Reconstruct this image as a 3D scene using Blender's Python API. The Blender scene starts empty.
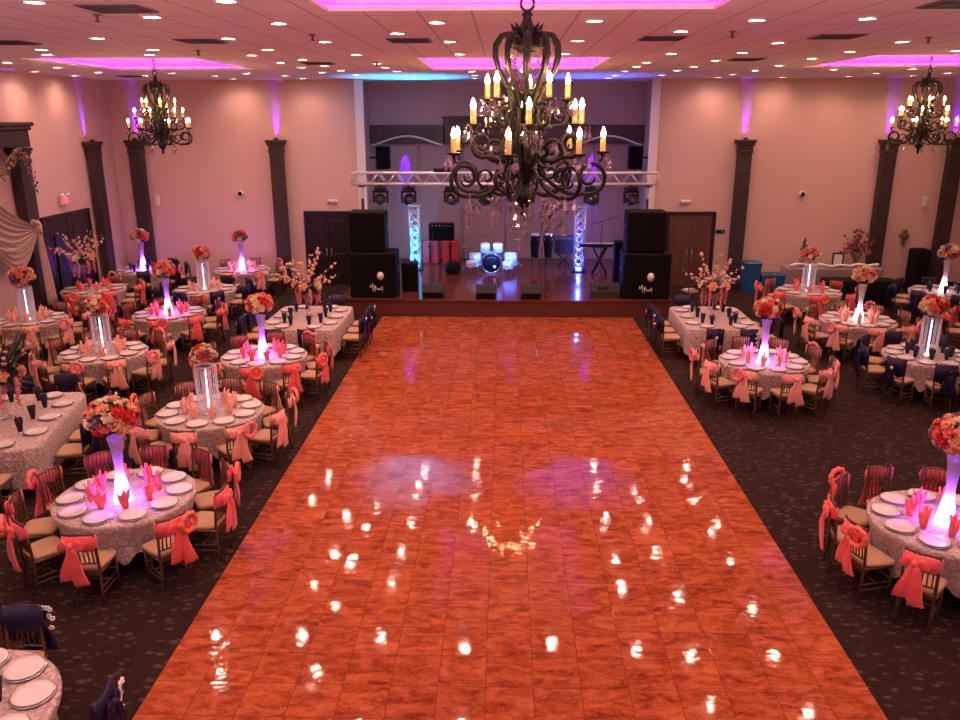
import bpy, math, random
from mathutils import Matrix, Vector
random.seed(7)
PI = math.pi
sc = bpy.context.scene
col = sc.collection
H_CEIL = 6.39
WORLD_S = .2; CEIL_FILL = 2400; EXPOSURE = 0.04

# ------------------------------------------------------------------ helpers
class MB:
    """collects shapes, builds one mesh object"""
    def __init__(s): s.v = []; s.f = []; s.sm = []
    def add(s, vs, fs, smooth=False, M=None):
        b = len(s.v)
        if M is not None: vs = [tuple(M @ Vector(p)) for p in vs]
        s.v += [tuple(p) for p in vs]
        s.f += [tuple(b + i for i in f) for f in fs]
        s.sm += [smooth] * len(fs)
        return s
    def box(s, c, d, bev=0.0, M=None, rz=0.0):
        hx, hy, hz = d[0]/2, d[1]/2, d[2]/2
        b = min(bev, hx*.9, hy*.9, hz*.9)
        R = Matrix.Translation(c) @ Matrix.Rotation(rz, 4, 'Z')
        if M is not None: R = M @ R
        if b <= 0:
            vs = [(x*hx, y*hy, z*hz) for x in (-1,1) for y in (-1,1) for z in (-1,1)]
            fs = [(0,1,3,2),(4,6,7,5),(0,4,5,1),(2,3,7,6),(0,2,6,4),(1,5,7,3)]
            return s.add(vs, fs, False, R)
        # chamfered box: rings of octagons stacked
        def ring(z, ins):
            X, Y = hx-ins, hy-ins
            return [(X-b,-Y,z),(X,-Y+b,z),(X,Y-b,z),(X-b,Y,z),(-X+b,Y,z),(-X,Y-b,z),(-X,-Y+b,z),(-X+b,-Y,z)]
        return s.loft([ring(-hz,b*.7), ring(-hz+b,0), ring(hz-b,0), ring(hz,b*.7)], False, R)
    def loft(s, rings, smooth=True, M=None, caps=True):
        n = len(rings[0]); vs = [p for r in rings for p in r]; fs = []
        for i in range(len(rings)-1):
            for j in range(n):
                k = (j+1) % n
                fs.append((i*n+j, i*n+k, (i+1)*n+k, (i+1)*n+j))
        if caps:
            fs.append(tuple(reversed(range(n)))); fs.append(tuple((len(rings)-1)*n + j for j in range(n)))
        return s.add(vs, fs, smooth, M)
    def lathe(s, prof, n=20, M=None, smooth=True):
        rings = [[(max(r,1e-4)*math.cos(2*PI*j/n), max(r,1e-4)*math.sin(2*PI*j/n), z) for j in range(n)] for r, z in prof]
        if prof[0][0] > .002 and prof[-1][0] > .002: rings.append(rings[0])   # ring-shaped section
        return s.loft(rings, smooth, M, caps=False)
    def ball(s, c, r, n=12, m=8, sz=1.0):
        return s.lathe([(r*math.sin(PI*i/m), -r*sz*math.cos(PI*i/m)) for i in range(m+1)], n, Matrix.Translation(c))
    def tube(s, pts, r, n=7, M=None, closed=False):
        P = [Vector(p) for p in pts]; k = len(P)
        rad = r if isinstance(r, (list, tuple)) else [r]*k
        rings = []; up = None
        for i in range(k):
            if closed: t = P[(i+1) % k] - P[i-1]
            else: t = P[min(i+1,k-1)] - P[max(i-1,0)]
            if t.length < 1e-9: t = Vector((0,0,1))
            t.normalize()
            if up is None:
                up = Vector((0,0,1)) if abs(t.z) < .9 else Vector((1,0,0))
            a = t.cross(up)
            if a.length < 1e-6: a = t.orthogonal()
            a.normalize(); b = a.cross(t).normalized(); up = b
            rings.append([tuple(P[i] + rad[i]*(a*math.cos(2*PI*j/n) + b*math.sin(2*PI*j/n))) for j in range(n)])
        if closed: rings.append(rings[0]); return s.loft(rings, True, M, caps=False)
        return s.loft(rings, True, M)
    def grid(s, fn, nu, nv, smooth=True, M=None):
        vs = [fn(i/nu, j/nv) for j in range(nv+1) for i in range(nu+1)]
        fs = [(j*(nu+1)+i, j*(nu+1)+i+1, (j+1)*(nu+1)+i+1, (j+1)*(nu+1)+i) for j in range(nv) for i in range(nu)]
        return s.add(vs, fs, smooth, M)
    def mesh(s, name, mat):
        me = bpy.data.meshes.new(name); me.from_pydata(s.v, [], s.f)
        me.polygons.foreach_set('use_smooth', s.sm); me.materials.append(mat); me.validate(); me.update()
        return me
    def build(s, name, mat, parent=None, loc=None, rz=0.0):
        return link(name, s.mesh(name, mat), parent, loc, rz)

def link(name, me, parent=None, loc=None, rz=0.0):
    o = bpy.data.objects.new(name, me); col.objects.link(o)
    if loc is not None: o.location = loc
    if rz: o.rotation_euler.z = rz
    if parent is not None: o.parent = parent
    return o
def tag(o, label, cat, group=None):
    o['label'] = label; o['category'] = cat
    if group: o['group'] = group
    return o
def thing(name, label, cat, loc=(0,0,0), rz=0.0, group=None):
    return tag(link(name, None, None, loc, rz), label, cat, group)
def struct(o): o['kind'] = 'structure'; return o
def kids(o):
    return [c for c in col.objects if c.parent == o]
def proto_tree(o):
    """[(object, [(child, [sub])])] read once"""
    ch = {}
    for c in col.objects:
        if c.parent: ch.setdefault(c.parent.name, []).append(c)
    return [(c, ch.get(c.name, [])) for c in ch.get(o.name, [])]
def copy_thing(root, tree, loc, rz, label=None, group=None):
    r = root.copy(); col.objects.link(r); r.location = loc; r.rotation_euler = (0,0,rz)
    if label: r['label'] = label
    if group: r['group'] = group
    for c, subs in tree:
        d = c.copy(); col.objects.link(d); d.parent = r
        for g in subs:
            e = g.copy(); col.objects.link(e); e.parent = d
    return r
T = Matrix.Translation
def RX(a): return Matrix.Rotation(a,4,'X')
def RY(a): return Matrix.Rotation(a,4,'Y')
def RZ(a): return Matrix.Rotation(a,4,'Z')

# ------------------------------------------------------------------ materials
def nodes(name):
    m = bpy.data.materials.new(name); m.use_nodes = True
    nt = m.node_tree; b = nt.nodes['Principled BSDF']
    return m, nt, b
def N(nt, typ, **kw):
    n = nt.nodes.new(typ)
    for k, v in kw.items():
        if k in n.inputs: n.inputs[k].default_value = v
        else: setattr(n, k, v)
    return n
def mixc(nt, fac, a, b):
    n = nt.nodes.new('ShaderNodeMix'); n.data_type = 'RGBA'
    for k, v in ((0, fac), (6, a), (7, b)):
        if hasattr(v, 'links'): nt.links.new(v, n.inputs[k])
        else: n.inputs[k].default_value = v if k == 0 else (*v[:3], 1)
    return n.outputs[2]
def mathn(nt, op, a, b=None, c=None):
    n = nt.nodes.new('ShaderNodeMath'); n.operation = op
    for k, v in enumerate((a, b, c)):
        if v is None: continue
        if hasattr(v, 'links'): nt.links.new(v, n.inputs[k])
        else: n.inputs[k].default_value = v
    return n.outputs[0]
def ramp(nt, fac, stops):
    n = nt.nodes.new('ShaderNodeValToRGB'); nt.links.new(fac, n.inputs[0])
    e = n.color_ramp.elements
    while len(e) < len(stops): e.new(.5)
    for q, (p, c) in zip(e, stops): q.position = p; q.color = (*c, 1) if len(c) == 3 else c
    return n.outputs[0]
def mat(name, c, rough=.5, metal=0.0, var=.12, scale=6.0, bump=0.0, sheen=0.0, spec=.5, emit=None, es=0.0):
    m, nt, b = nodes(name)
    tc = N(nt, 'ShaderNodeTexCoord'); no = N(nt, 'ShaderNodeTexNoise', Scale=scale, Detail=3.0)
    nt.links.new(tc.outputs['Object'], no.inputs['Vector'])
    lo = [x*(1-var) for x in c]; hi = [min(1, x*(1+var)) for x in c]
    nt.links.new(mixc(nt, no.outputs['Fac'], lo, hi), b.inputs['Base Color'])
    b.inputs['Roughness'].default_value = rough; b.inputs['Metallic'].default_value = metal
    b.inputs['Specular IOR Level'].default_value = spec
    if sheen: b.inputs['Sheen Weight'].default_value = sheen
    if bump:
        bp = N(nt, 'ShaderNodeBump', Strength=bump, Distance=.01)
        nt.links.new(no.outputs['Fac'], bp.inputs['Height']); nt.links.new(bp.outputs[0], b.inputs['Normal'])
    if emit:
        b.inputs['Emission Color'].default_value = (*emit, 1); b.inputs['Emission Strength'].default_value = es
    return m
def emis(name, c, s):
    m, nt, b = nodes(name)
    b.inputs['Base Color'].default_value = (*c, 1)
    b.inputs['Emission Color'].default_value = (*c, 1); b.inputs['Emission Strength'].default_value = s
    return m

def m_wall(name, c):
    m, nt, b = nodes(name)
    tc = N(nt, 'ShaderNodeTexCoord'); n1 = N(nt, 'ShaderNodeTexNoise', Scale=.6, Detail=3.0)
    n2 = N(nt, 'ShaderNodeTexNoise', Scale=90.0, Detail=2.0)
    for n in (n1, n2): nt.links.new(tc.outputs['Object'], n.inputs['Vector'])
    nt.links.new(mixc(nt, n1.outputs['Fac'], [x*.95 for x in c], [x*1.04 for x in c]), b.inputs['Base Color'])
    bp = N(nt, 'ShaderNodeBump', Strength=.08, Distance=.004)
    nt.links.new(n2.outputs['Fac'], bp.inputs['Height']); nt.links.new(bp.outputs[0], b.inputs['Normal'])
    b.inputs['Roughness'].default_value = .75
    return m
def linegrid(nt, sep, axis, pitch, off, width):
    """1 on thin lines every pitch metres"""
    a = mathn(nt, 'ADD', sep.outputs[axis], -off)
    a = mathn(nt, 'DIVIDE', a, pitch); a = mathn(nt, 'FRACT', a)
    a = mathn(nt, 'SUBTRACT', a, .5); a = mathn(nt, 'ABSOLUTE', a)
    return mathn(nt, 'GREATER_THAN', a, .5 - width/pitch/2)
def m_ceiling():
    m, nt, b = nodes('ceiling_tile')
    tc = N(nt, 'ShaderNodeTexCoord'); sep = N(nt, 'ShaderNodeSeparateXYZ')
    nt.links.new(tc.outputs['Object'], sep.inputs[0])
    l = mathn(nt, 'MAXIMUM', linegrid(nt, sep, 0, .61, .22, .028), linegrid(nt, sep, 1, 1.22, .3, .028))
    no = N(nt, 'ShaderNodeTexNoise', Scale=1.1, Detail=4.0); nt.links.new(tc.outputs['Object'], no.inputs['Vector'])
    base = mixc(nt, no.outputs['Fac'], (.90,.77,.75), (.95,.84,.82))
    nt.links.new(mixc(nt, l, base, (.55,.47,.44)), b.inputs['Base Color'])
    b.inputs['Roughness'].default_value = .85
    return m
def m_carpet():
    m, nt, b = nodes('carpet_brown_fleck')
    tc = N(nt, 'ShaderNodeTexCoord')
    mp = N(nt, 'ShaderNodeMapping'); mp.inputs['Scale'].default_value = (6.5, 13, 1); mp.inputs['Rotation'].default_value = (0,0,.6)
    nt.links.new(tc.outputs['Object'], mp.inputs[0])
    vo = N(nt, 'ShaderNodeTexVoronoi', Scale=1.0); nt.links.new(mp.outputs[0], vo.inputs['Vector'])
    no = N(nt, 'ShaderNodeTexNoise', Scale=9.0, Detail=4.0, Distortion=1.2); nt.links.new(tc.outputs['Object'], no.inputs['Vector'])
    fl = mathn(nt, 'SUBTRACT', mathn(nt, 'MULTIPLY', no.outputs['Fac'], .74), vo.outputs['Distance'])
    f = ramp(nt, fl, [(0.0,(0,0,0)),(.26,(1,1,1))])
    no2 = N(nt, 'ShaderNodeTexNoise', Scale=3.0, Detail=3.0); nt.links.new(tc.outputs['Object'], no2.inputs['Vector'])
    base = mixc(nt, no2.outputs['Fac'], (.015,.0075,.0055), (.032,.016,.011))
    hi = mixc(nt, no.outputs['Fac'], (.045,.024,.017), (.10,.06,.044))
    nt.links.new(mixc(nt, f, base, hi), b.inputs['Base Color'])
    b.inputs['Roughness'].default_value = .95; b.inputs['Specular IOR Level'].default_value = .1
    return m
TILE = .458; DX0 = -3.36; DX1 = 3.51
def m_dance():
    m, nt, b = nodes('dance_floor_laminate')
    tc = N(nt, 'ShaderNodeTexCoord'); sep = N(nt, 'ShaderNodeSeparateXYZ'); nt.links.new(tc.outputs['Object'], sep.inputs[0])
    lines = mathn(nt, 'MAXIMUM', linegrid(nt, sep, 0, TILE, DX0, .007), linegrid(nt, sep, 1, TILE, .1, .007))
    tx = mathn(nt, 'FLOOR', mathn(nt, 'DIVIDE', mathn(nt, 'ADD', sep.outputs[0], -DX0+TILE*.0), TILE))
    ty = mathn(nt, 'FLOOR', mathn(nt, 'DIVIDE', mathn(nt, 'ADD', sep.outputs[1], -.1), TILE))
    cb = N(nt, 'ShaderNodeCombineXYZ'); nt.links.new(tx, cb.inputs[0]); nt.links.new(ty, cb.inputs[1])
    wn = N(nt, 'ShaderNodeTexWhiteNoise'); nt.links.new(cb.outputs[0], wn.inputs['Vector'])
    # grain runs across the floor, shifted tile by tile
    off = N(nt, 'ShaderNodeVectorMath', operation='SCALE'); nt.links.new(wn.outputs['Color'], off.inputs[0]); off.inputs['Scale'].default_value = 1.2
    av = N(nt, 'ShaderNodeVectorMath', operation='ADD'); nt.links.new(tc.outputs['Object'], av.inputs[0]); nt.links.new(off.outputs[0], av.inputs[1])
    mp = N(nt, 'ShaderNodeMapping'); mp.inputs['Scale'].default_value = (3.4, 8.5, 1); nt.links.new(av.outputs[0], mp.inputs[0])
    g = N(nt, 'ShaderNodeTexNoise', Scale=1.0, Detail=6.0, Roughness=.62, Distortion=.8); nt.links.new(mp.outputs[0], g.inputs['Vector'])
    mp2 = N(nt, 'ShaderNodeMapping'); mp2.inputs['Scale'].default_value = (5, 9, 1); nt.links.new(av.outputs[0], mp2.inputs[0])
    wv = N(nt, 'ShaderNodeTexNoise', Scale=.9, Detail=2.0, Distortion=2.6); nt.links.new(mp2.outputs[0], wv.inputs['Vector'])
    vein = ramp(nt, wv.outputs['Fac'], [(.555,(0,0,0)),(.575,(1,1,1)),(.6,(0,0,0))])
    c = ramp(nt, g.outputs['Fac'], [(.30,(.145,.022,.010)),(.47,(.315,.062,.021)),(.68,(.48,.125,.044))])
    c = mixc(nt, mathn(nt, 'MULTIPLY', vein, .35), c, (.74,.26,.10))
    tint = mixc(nt, wn.outputs['Value'], (.88,.84,.84), (1,1,1))
    mm = nt.nodes.new('ShaderNodeMix'); mm.data_type = 'RGBA'; mm.blend_type = 'MULTIPLY'; mm.inputs[0].default_value = 1
    nt.links.new(c, mm.inputs[6]); nt.links.new(tint, mm.inputs[7])
    nt.links.new(mixc(nt, lines, mm.outputs[2], (.15,.032,.017)), b.inputs['Base Color'])
    # each tile lies at its own tiny tilt; lacquer is faintly wavy
    geo = N(nt, 'ShaderNodeNewGeometry')
    sb = N(nt, 'ShaderNodeVectorMath', operation='SUBTRACT'); nt.links.new(wn.outputs['Color'], sb.inputs[0]); sb.inputs[1].default_value = (.5,.5,.5)
    s2 = N(nt, 'ShaderNodeVectorMath', operation='MULTIPLY'); nt.links.new(sb.outputs[0], s2.inputs[0]); s2.inputs[1].default_value = (.016,.016,0)
    ad = N(nt, 'ShaderNodeVectorMath', operation='ADD'); nt.links.new(geo.outputs['Normal'], ad.inputs[0]); nt.links.new(s2.outputs[0], ad.inputs[1])
    nm = N(nt, 'ShaderNodeVectorMath', operation='NORMALIZE'); nt.links.new(ad.outputs[0], nm.inputs[0])
    w = N(nt, 'ShaderNodeTexNoise', Scale=8.0, Detail=2.5); nt.links.new(tc.outputs['Object'], w.inputs['Vector'])
    hsum = mathn(nt, 'ADD', mathn(nt, 'MULTIPLY', w.outputs['Fac'], .8), mathn(nt, 'MULTIPLY', lines, -.6))
    bp = N(nt, 'ShaderNodeBump', Strength=.34, Distance=.004); nt.links.new(hsum, bp.inputs['Height']); nt.links.new(nm.outputs[0], bp.inputs['Normal'])
    nt.links.new(bp.outputs[0], b.inputs['Normal'])
    b.inputs['Roughness'].default_value = .05; b.inputs['Specular IOR Level'].default_value = .22
    return m
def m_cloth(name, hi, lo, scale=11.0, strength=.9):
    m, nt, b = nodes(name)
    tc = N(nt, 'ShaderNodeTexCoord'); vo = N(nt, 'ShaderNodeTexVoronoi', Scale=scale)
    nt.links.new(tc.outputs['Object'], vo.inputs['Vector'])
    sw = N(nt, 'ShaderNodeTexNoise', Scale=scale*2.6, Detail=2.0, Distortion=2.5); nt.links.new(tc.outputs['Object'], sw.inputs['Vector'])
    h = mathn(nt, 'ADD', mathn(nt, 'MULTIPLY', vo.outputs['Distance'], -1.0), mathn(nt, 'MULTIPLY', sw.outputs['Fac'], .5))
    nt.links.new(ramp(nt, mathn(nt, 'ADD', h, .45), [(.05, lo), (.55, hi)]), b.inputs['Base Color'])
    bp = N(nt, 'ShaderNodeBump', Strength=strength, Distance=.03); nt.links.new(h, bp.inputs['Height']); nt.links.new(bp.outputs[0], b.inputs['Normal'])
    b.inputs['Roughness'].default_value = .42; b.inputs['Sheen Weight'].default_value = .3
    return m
def m_wood(name, a, c, rough=.35, scale=(14,14,1.2), plank=0.0):
    m, nt, b = nodes(name)
    tc = N(nt, 'ShaderNodeTexCoord'); mp = N(nt, 'ShaderNodeMapping'); mp.inputs['Scale'].default_value = scale
    nt.links.new(tc.outputs['Object'], mp.inputs[0])
    no = N(nt, 'ShaderNodeTexNoise', Scale=1.0, Detail=5.0, Distortion=.6); nt.links.new(mp.outputs[0], no.inputs['Vector'])
    cc = mixc(nt, no.outputs['Fac'], a, c)
    if plank:
        sep = N(nt, 'ShaderNodeSeparateXYZ'); nt.links.new(tc.outputs['Object'], sep.inputs[0])
        cc = mixc(nt, linegrid(nt, sep, 0, plank, 0, .012), cc, [x*.4 for x in a])
    nt.links.new(cc, b.inputs['Base Color']); b.inputs['Roughness'].default_value = rough
    return m
def m_vase(name, c, clear=.58):
    """thin frosted acrylic wall: passes light, glows from the lamp inside"""
    m, nt, b = nodes(name)
    out = nt.nodes['Material Output']
    tr = N(nt, 'ShaderNodeBsdfTransparent'); tr.inputs[0].default_value = (.92,.88,.95,1)
    tl = N(nt, 'ShaderNodeBsdfTranslucent'); df = N(nt, 'ShaderNodeBsdfDiffuse'); gl = N(nt, 'ShaderNodeBsdfGlossy', Roughness=.15)
    tc = N(nt, 'ShaderNodeTexCoord'); vo = N(nt, 'ShaderNodeTexVoronoi', Scale=70.0); nt.links.new(tc.outputs['Object'], vo.inputs['Vector'])
    cc = mixc(nt, vo.outputs['Distance'], c, (1,1,1))
    nt.links.new(cc, tl.inputs[0]); nt.links.new(cc, df.inputs[0])
    def mx(f, a, b_):
        n = N(nt, 'ShaderNodeMixShader'); n.inputs[0].default_value = f
        nt.links.new(a, n.inputs[1]); nt.links.new(b_, n.inputs[2]); return n.outputs[0]
    s = mx(.35, tl.outputs[0], df.outputs[0]); s = mx(.1, s, gl.outputs[0]); s = mx(clear, s, tr.outputs[0])
    nt.links.new(s, out.inputs['Surface']); return m
def m_glass(name, c=(1,1,1), rough=.03, clear=.55):
    m, nt, b = nodes(name); out = nt.nodes['Material Output']
    tr = N(nt, 'ShaderNodeBsdfTransparent'); tr.inputs[0].default_value = (*c, 1)
    gl = N(nt, 'ShaderNodeBsdfGlossy', Roughness=rough); fr = N(nt, 'ShaderNodeLayerWeight', Blend=.35)
    no = N(nt, 'ShaderNodeTexNoise', Scale=40.0); tc = N(nt, 'ShaderNodeTexCoord'); nt.links.new(tc.outputs['Object'], no.inputs['Vector'])
    bp = N(nt, 'ShaderNodeBump', Strength=.2, Distance=.002); nt.links.new(no.outputs['Fac'], bp.inputs['Height']); nt.links.new(bp.outputs[0], gl.inputs['Normal'])
    f = mathn(nt, 'ADD', mathn(nt, 'MULTIPLY', fr.outputs['Facing'], .6), 1-clear-.35)
    mx = N(nt, 'ShaderNodeMixShader'); nt.links.new(f, mx.inputs[0]); nt.links.new(tr.outputs[0], mx.inputs[1]); nt.links.new(gl.outputs[0], mx.inputs[2])
    nt.links.new(mx.outputs[0], out.inputs['Surface']); return m

WALL = m_wall('wall_paint', (.66,.43,.36)); WALLTRIM = m_wall('white_trim_paint', (.78,.70,.68))
ALC = m_wall('alcove_paint', (.52,.37,.35)); CEIL = m_ceiling(); CARPET = m_carpet(); DANCE = m_dance()
COFFER = m_wall('coffer_paint', (.85,.82,.82))
STONE = mat('brown_stone', (.036,.018,.015), .6, var=.35, scale=9, bump=.3)
DARKWOOD = m_wood('dark_walnut', (.008,.0035,.003), (.020,.008,.006)); DOORWOOD = m_wood('brown_oak', (.085,.030,.020), (.14,.052,.034), .45, plank=.24)
STAGEWOOD = m_wood('stage_mahogany', (.085,.020,.016), (.16,.042,.030), .16, (1.2,9,9)); STAGEFACE = m_wood('stage_face_wood', (.075,.016,.012), (.13,.032,.022), .4, (1.2,9,9))
FASCIA = m_wood('fascia_wood', (.055,.024,.020), (.09,.042,.034), .5)
PANEL = mat('mauve_panel', (.36,.21,.19), .8, var=.08, scale=2)
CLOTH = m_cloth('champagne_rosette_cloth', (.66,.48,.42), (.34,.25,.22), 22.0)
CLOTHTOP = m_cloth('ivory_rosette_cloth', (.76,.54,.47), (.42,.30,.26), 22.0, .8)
GOLD = mat('bronze_gold_frame', (.13,.062,.032), .38, .35, scale=20)
CUSHION = mat('tan_cushion', (.46,.27,.14), .8, scale=15, sheen=.2)
CORAL = mat('coral_satin', (.88,.10,.105), .36, var=.22, scale=16, sheen=.3, bump=.8); PEACH = mat('peach_satin', (.86,.35,.27), .36, var=.18, scale=16, sheen=.3, bump=.8)
NAVY = mat('navy_satin', (.013,.007,.034), .45, var=.3, scale=10, spec=.25); PINKRING = mat('pink_blossom', (.88,.20,.24), .7, var=.3, scale=40, bump=.5)
CORALRING = mat('coral_blossom', (.90,.17,.10), .7, var=.3, scale=40, bump=.5); WHITEBLOSSOM = mat('white_blossom', (.85,.78,.80), .7, var=.1, scale=40)
CORALNAP = mat('coral_napkin', (.90,.15,.15), .7, var=.12, scale=12); PEACHNAP = mat('peach_napkin', (.88,.42,.32), .7, var=.1, scale=12); NAVYNAP = mat('navy_napkin', (.012,.007,.03), .7, var=.2, scale=12)
PLATE = mat('white_china', (.68,.60,.57), .18, var=.03, scale=8); CHARGER = mat('silver_rim', (.55,.50,.48), .25, .7, var=.1)
GLASS = m_glass('clear_glass'); CRYSTAL = m_glass('cut_crystal', (1,.97,.98), .02, .4)
VIOLETVASE = m_vase('violet_gel_acrylic', (.55,.38,.95)); WHITEVASE = m_vase('clear_gel_acrylic', (.92,.88,.92))
BEAD = m_vase('bead_strands', (.90,.76,.86), .25)
LEDV = emis('violet_led', (.75,.45,1), 22); LEDW = emis('white_led', (.86,.88,1), 22)
FLW = [mat('coral_petal', (.90,.20,.14), .65, var=.25, scale=30), mat('red_petal', (.72,.035,.045), .6, var=.3, scale=30), mat('peach_petal', (.90,.45,.28), .65, var=.2, scale=30),
       mat('cream_petal', (.86,.74,.50), .65, var=.15, scale=30), mat('mauve_petal', (.26,.15,.21), .7, var=.3, scale=30)]
LEAF = mat('dark_leaf', (.035,.05,.02), .6, var=.4, scale=20, bump=.4); BRANCH = mat('brown_twig', (.13,.085,.055), .7, var=.3, scale=20)
BLOSSOM = mat('pale_pink_blossom', (.66,.38,.29), .7, var=.3, scale=30); HANG = mat('rose_pendant_blossom', (.60,.17,.17), .75, var=.35, scale=30, bump=.5)
IRON = mat('bronze_iron', (.008,.005,.0045), .45, .2, var=.4, scale=25); CANDLE = mat('ivory_candle_glow', (.80,.50,.22), .5, var=.1, emit=(1,.42,.10), es=.35)  # candle sleeves emit faintly, standing in for the glow of their bulbs
BULB = emis('warm_bulb', (1,.56,.22), 260); LENS = emis('downlight_lens', (1,.80,.66), 70)
WHITEPL = mat('white_plastic', (.75,.68,.66), .4, var=.04); BLACK = mat('black_vinyl', (.006,.004,.005), .75, var=.3, scale=30, bump=.2, spec=.15); BLACKGRILLE = mat('black_grille', (.005,.0035,.004), .85, var=.5, scale=120, bump=.6, spec=.1)
BLACKMET = mat('black_metal', (.014,.012,.014), .4, .4, var=.2); ALU = mat('aluminium', (.72,.68,.68), .3, .75, var=.08); CHROME = mat('chrome', (.75,.75,.78), .12, 1.0, var=.05)
DRUM = mat('silver_sparkle', (.50,.56,.72), .3, .2, var=.25, scale=160); SKIN = mat('white_drumhead', (.85,.85,.85), .5, var=.04); BRASS = mat('brass_cymbal', (.62,.45,.18), .25, .9, var=.15)
REDBOX = mat('red_tolex', (.55,.02,.022), .45, var=.15, scale=20); BLUEBIN = mat('blue_plastic', (.012,.085,.22), .4, var=.1); GREYWEDGE = mat('grey_carpet_wedge', (.028,.021,.019), .8, var=.2, scale=40)
GOLDLEAF = mat('antique_gold', (.20,.12,.075), .5, .4, var=.4, scale=20, bump=.4); DRAPE = mat('beige_drape', (.42,.28,.20), .7, var=.12, scale=3, sheen=.3)
SILVERCLOTH = mat('silver_satin', (.24,.185,.185), .4, var=.15, scale=5, sheen=.3); BLUECURT = mat('indigo_curtain', (.02,.018,.09), .8, var=.3)
VENT = mat('grey_vent', (.16,.12,.11), .6, var=.3, scale=12); PAPER = mat('white_card', (.75,.70,.68), .7, var=.03); DARKFRAME = mat('black_frame', (.02,.014,.012), .4)
STRIPM = emis('magenta_led_strip', (1,.03,.82), 9); STAGEHEAD = mat('bass_drum_head', (.003,.002,.002), .7, var=.2, spec=.1); ORANGE = mat('orange_logo', (.75,.30,.06), .5)

# ------------------------------------------------------------------ lamps
def lamp(kind, name, loc, power, color, rot=None, parent=None, **kw):
    d = bpy.data.lights.new(name, kind); d.energy = power; d.color = color
    for k, v in kw.items(): setattr(d, k, v)
    o = bpy.data.objects.new(name, d); col.objects.link(o); o.location = loc
    if rot is not None: o.rotation_euler = rot
    if parent: o.parent = parent
    return o
def aim(o, target):
    o.rotation_euler = (Vector(target) - o.location).to_track_quat('-Z', 'Y').to_euler()

# ------------------------------------------------------------------ setting
XL, XR, YB, YF = -12.4, 14.6, 26.0, -1.5
AX0, AX1, AYB = -4.62, 4.67, 28.45
struct(MB().box(((XL+XR)/2,(YF+AYB)/2,-.05),(XR-XL+.6,AYB-YF+.6,.1)).build('floor', CARPET))
struct(MB().box(((DX0+DX1)/2, 12.6, .006),(DX1-DX0, 17.9, .012)).build('dance_floor', DANCE))
struct(MB().box((XL-.1,(YF+YB)/2,3.4),(.2,YB-YF,6.8)).build('wall_left', WALL))
struct(MB().box((XR+.1,(YF+YB)/2,3.4),(.2,YB-YF,6.8)).build('wall_right', WALL))
b = MB()
b.box(((XL-.2+AX0)/2, YB+.1, 3.4),(AX0-XL+.2,.2,6.8)); b.box(((XR+.2+AX1)/2, YB+.1, 3.4),(XR+.2-AX1,.2,6.8))
struct(b.build('wall_back', WALL))
b = MB()
b.box((AX0-.06,(YB+.2+AYB)/2,3.4),(.12,AYB-YB-.2,6.8)); b.box((AX1+.06,(YB+.2+AYB)/2,3.4),(.12,AYB-YB-.2,6.8)); b.box((0,AYB+.1,3.4),(AX1-AX0+.4,.2,6.8))
struct(b.build('wall_alcove', ALC))
# white strips edging the stage opening
struct(MB().box((AX0+.1,YB-.06,3.4),(.26,.10,5.97)).build('trim_1', WALLTRIM))
struct(MB().box((AX1-.1,YB-.06,3.4),(.26,.10,5.97)).build('trim_2', WALLTRIM))
# ceiling with four coffers
COF = [(-2.0,2.3,4.9,9.72),(-9.65,-6.15,16.7,20.85),(-1.8,2.1,17.0,21.3),(7.1,10.9,16.7,20.6)]
xs = sorted({XL-.2, XR+.2, *[c[0] for c in COF], *[c[1] for c in COF]}); ys = sorted({YF, AYB+.2, *[c[2] for c in COF], *[c[3] for c in COF]})
b = MB(); Z0 = H_CEIL; vid = {}
def vtx(x, y):
    k = (round(x,4), round(y,4))
    if k not in vid: vid[k] = len(b.v); b.v.append((x,y,Z0))
    return vid[k]
for i in range(len(xs)-1):
    for j in range(len(ys)-1):
        cx, cy = (xs[i]+xs[i+1])/2, (ys[j]+ys[j+1])/2
        if any(c[0] < cx < c[1] and c[2] < cy < c[3] for c in COF): continue
        b.f.append((vtx(xs[i],ys[j]), vtx(xs[i],ys[j+1]), vtx(xs[i+1],ys[j+1]), vtx(xs[i+1],ys[j]))); b.sm.append(False)
struct(b.build('ceiling', CEIL))
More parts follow.
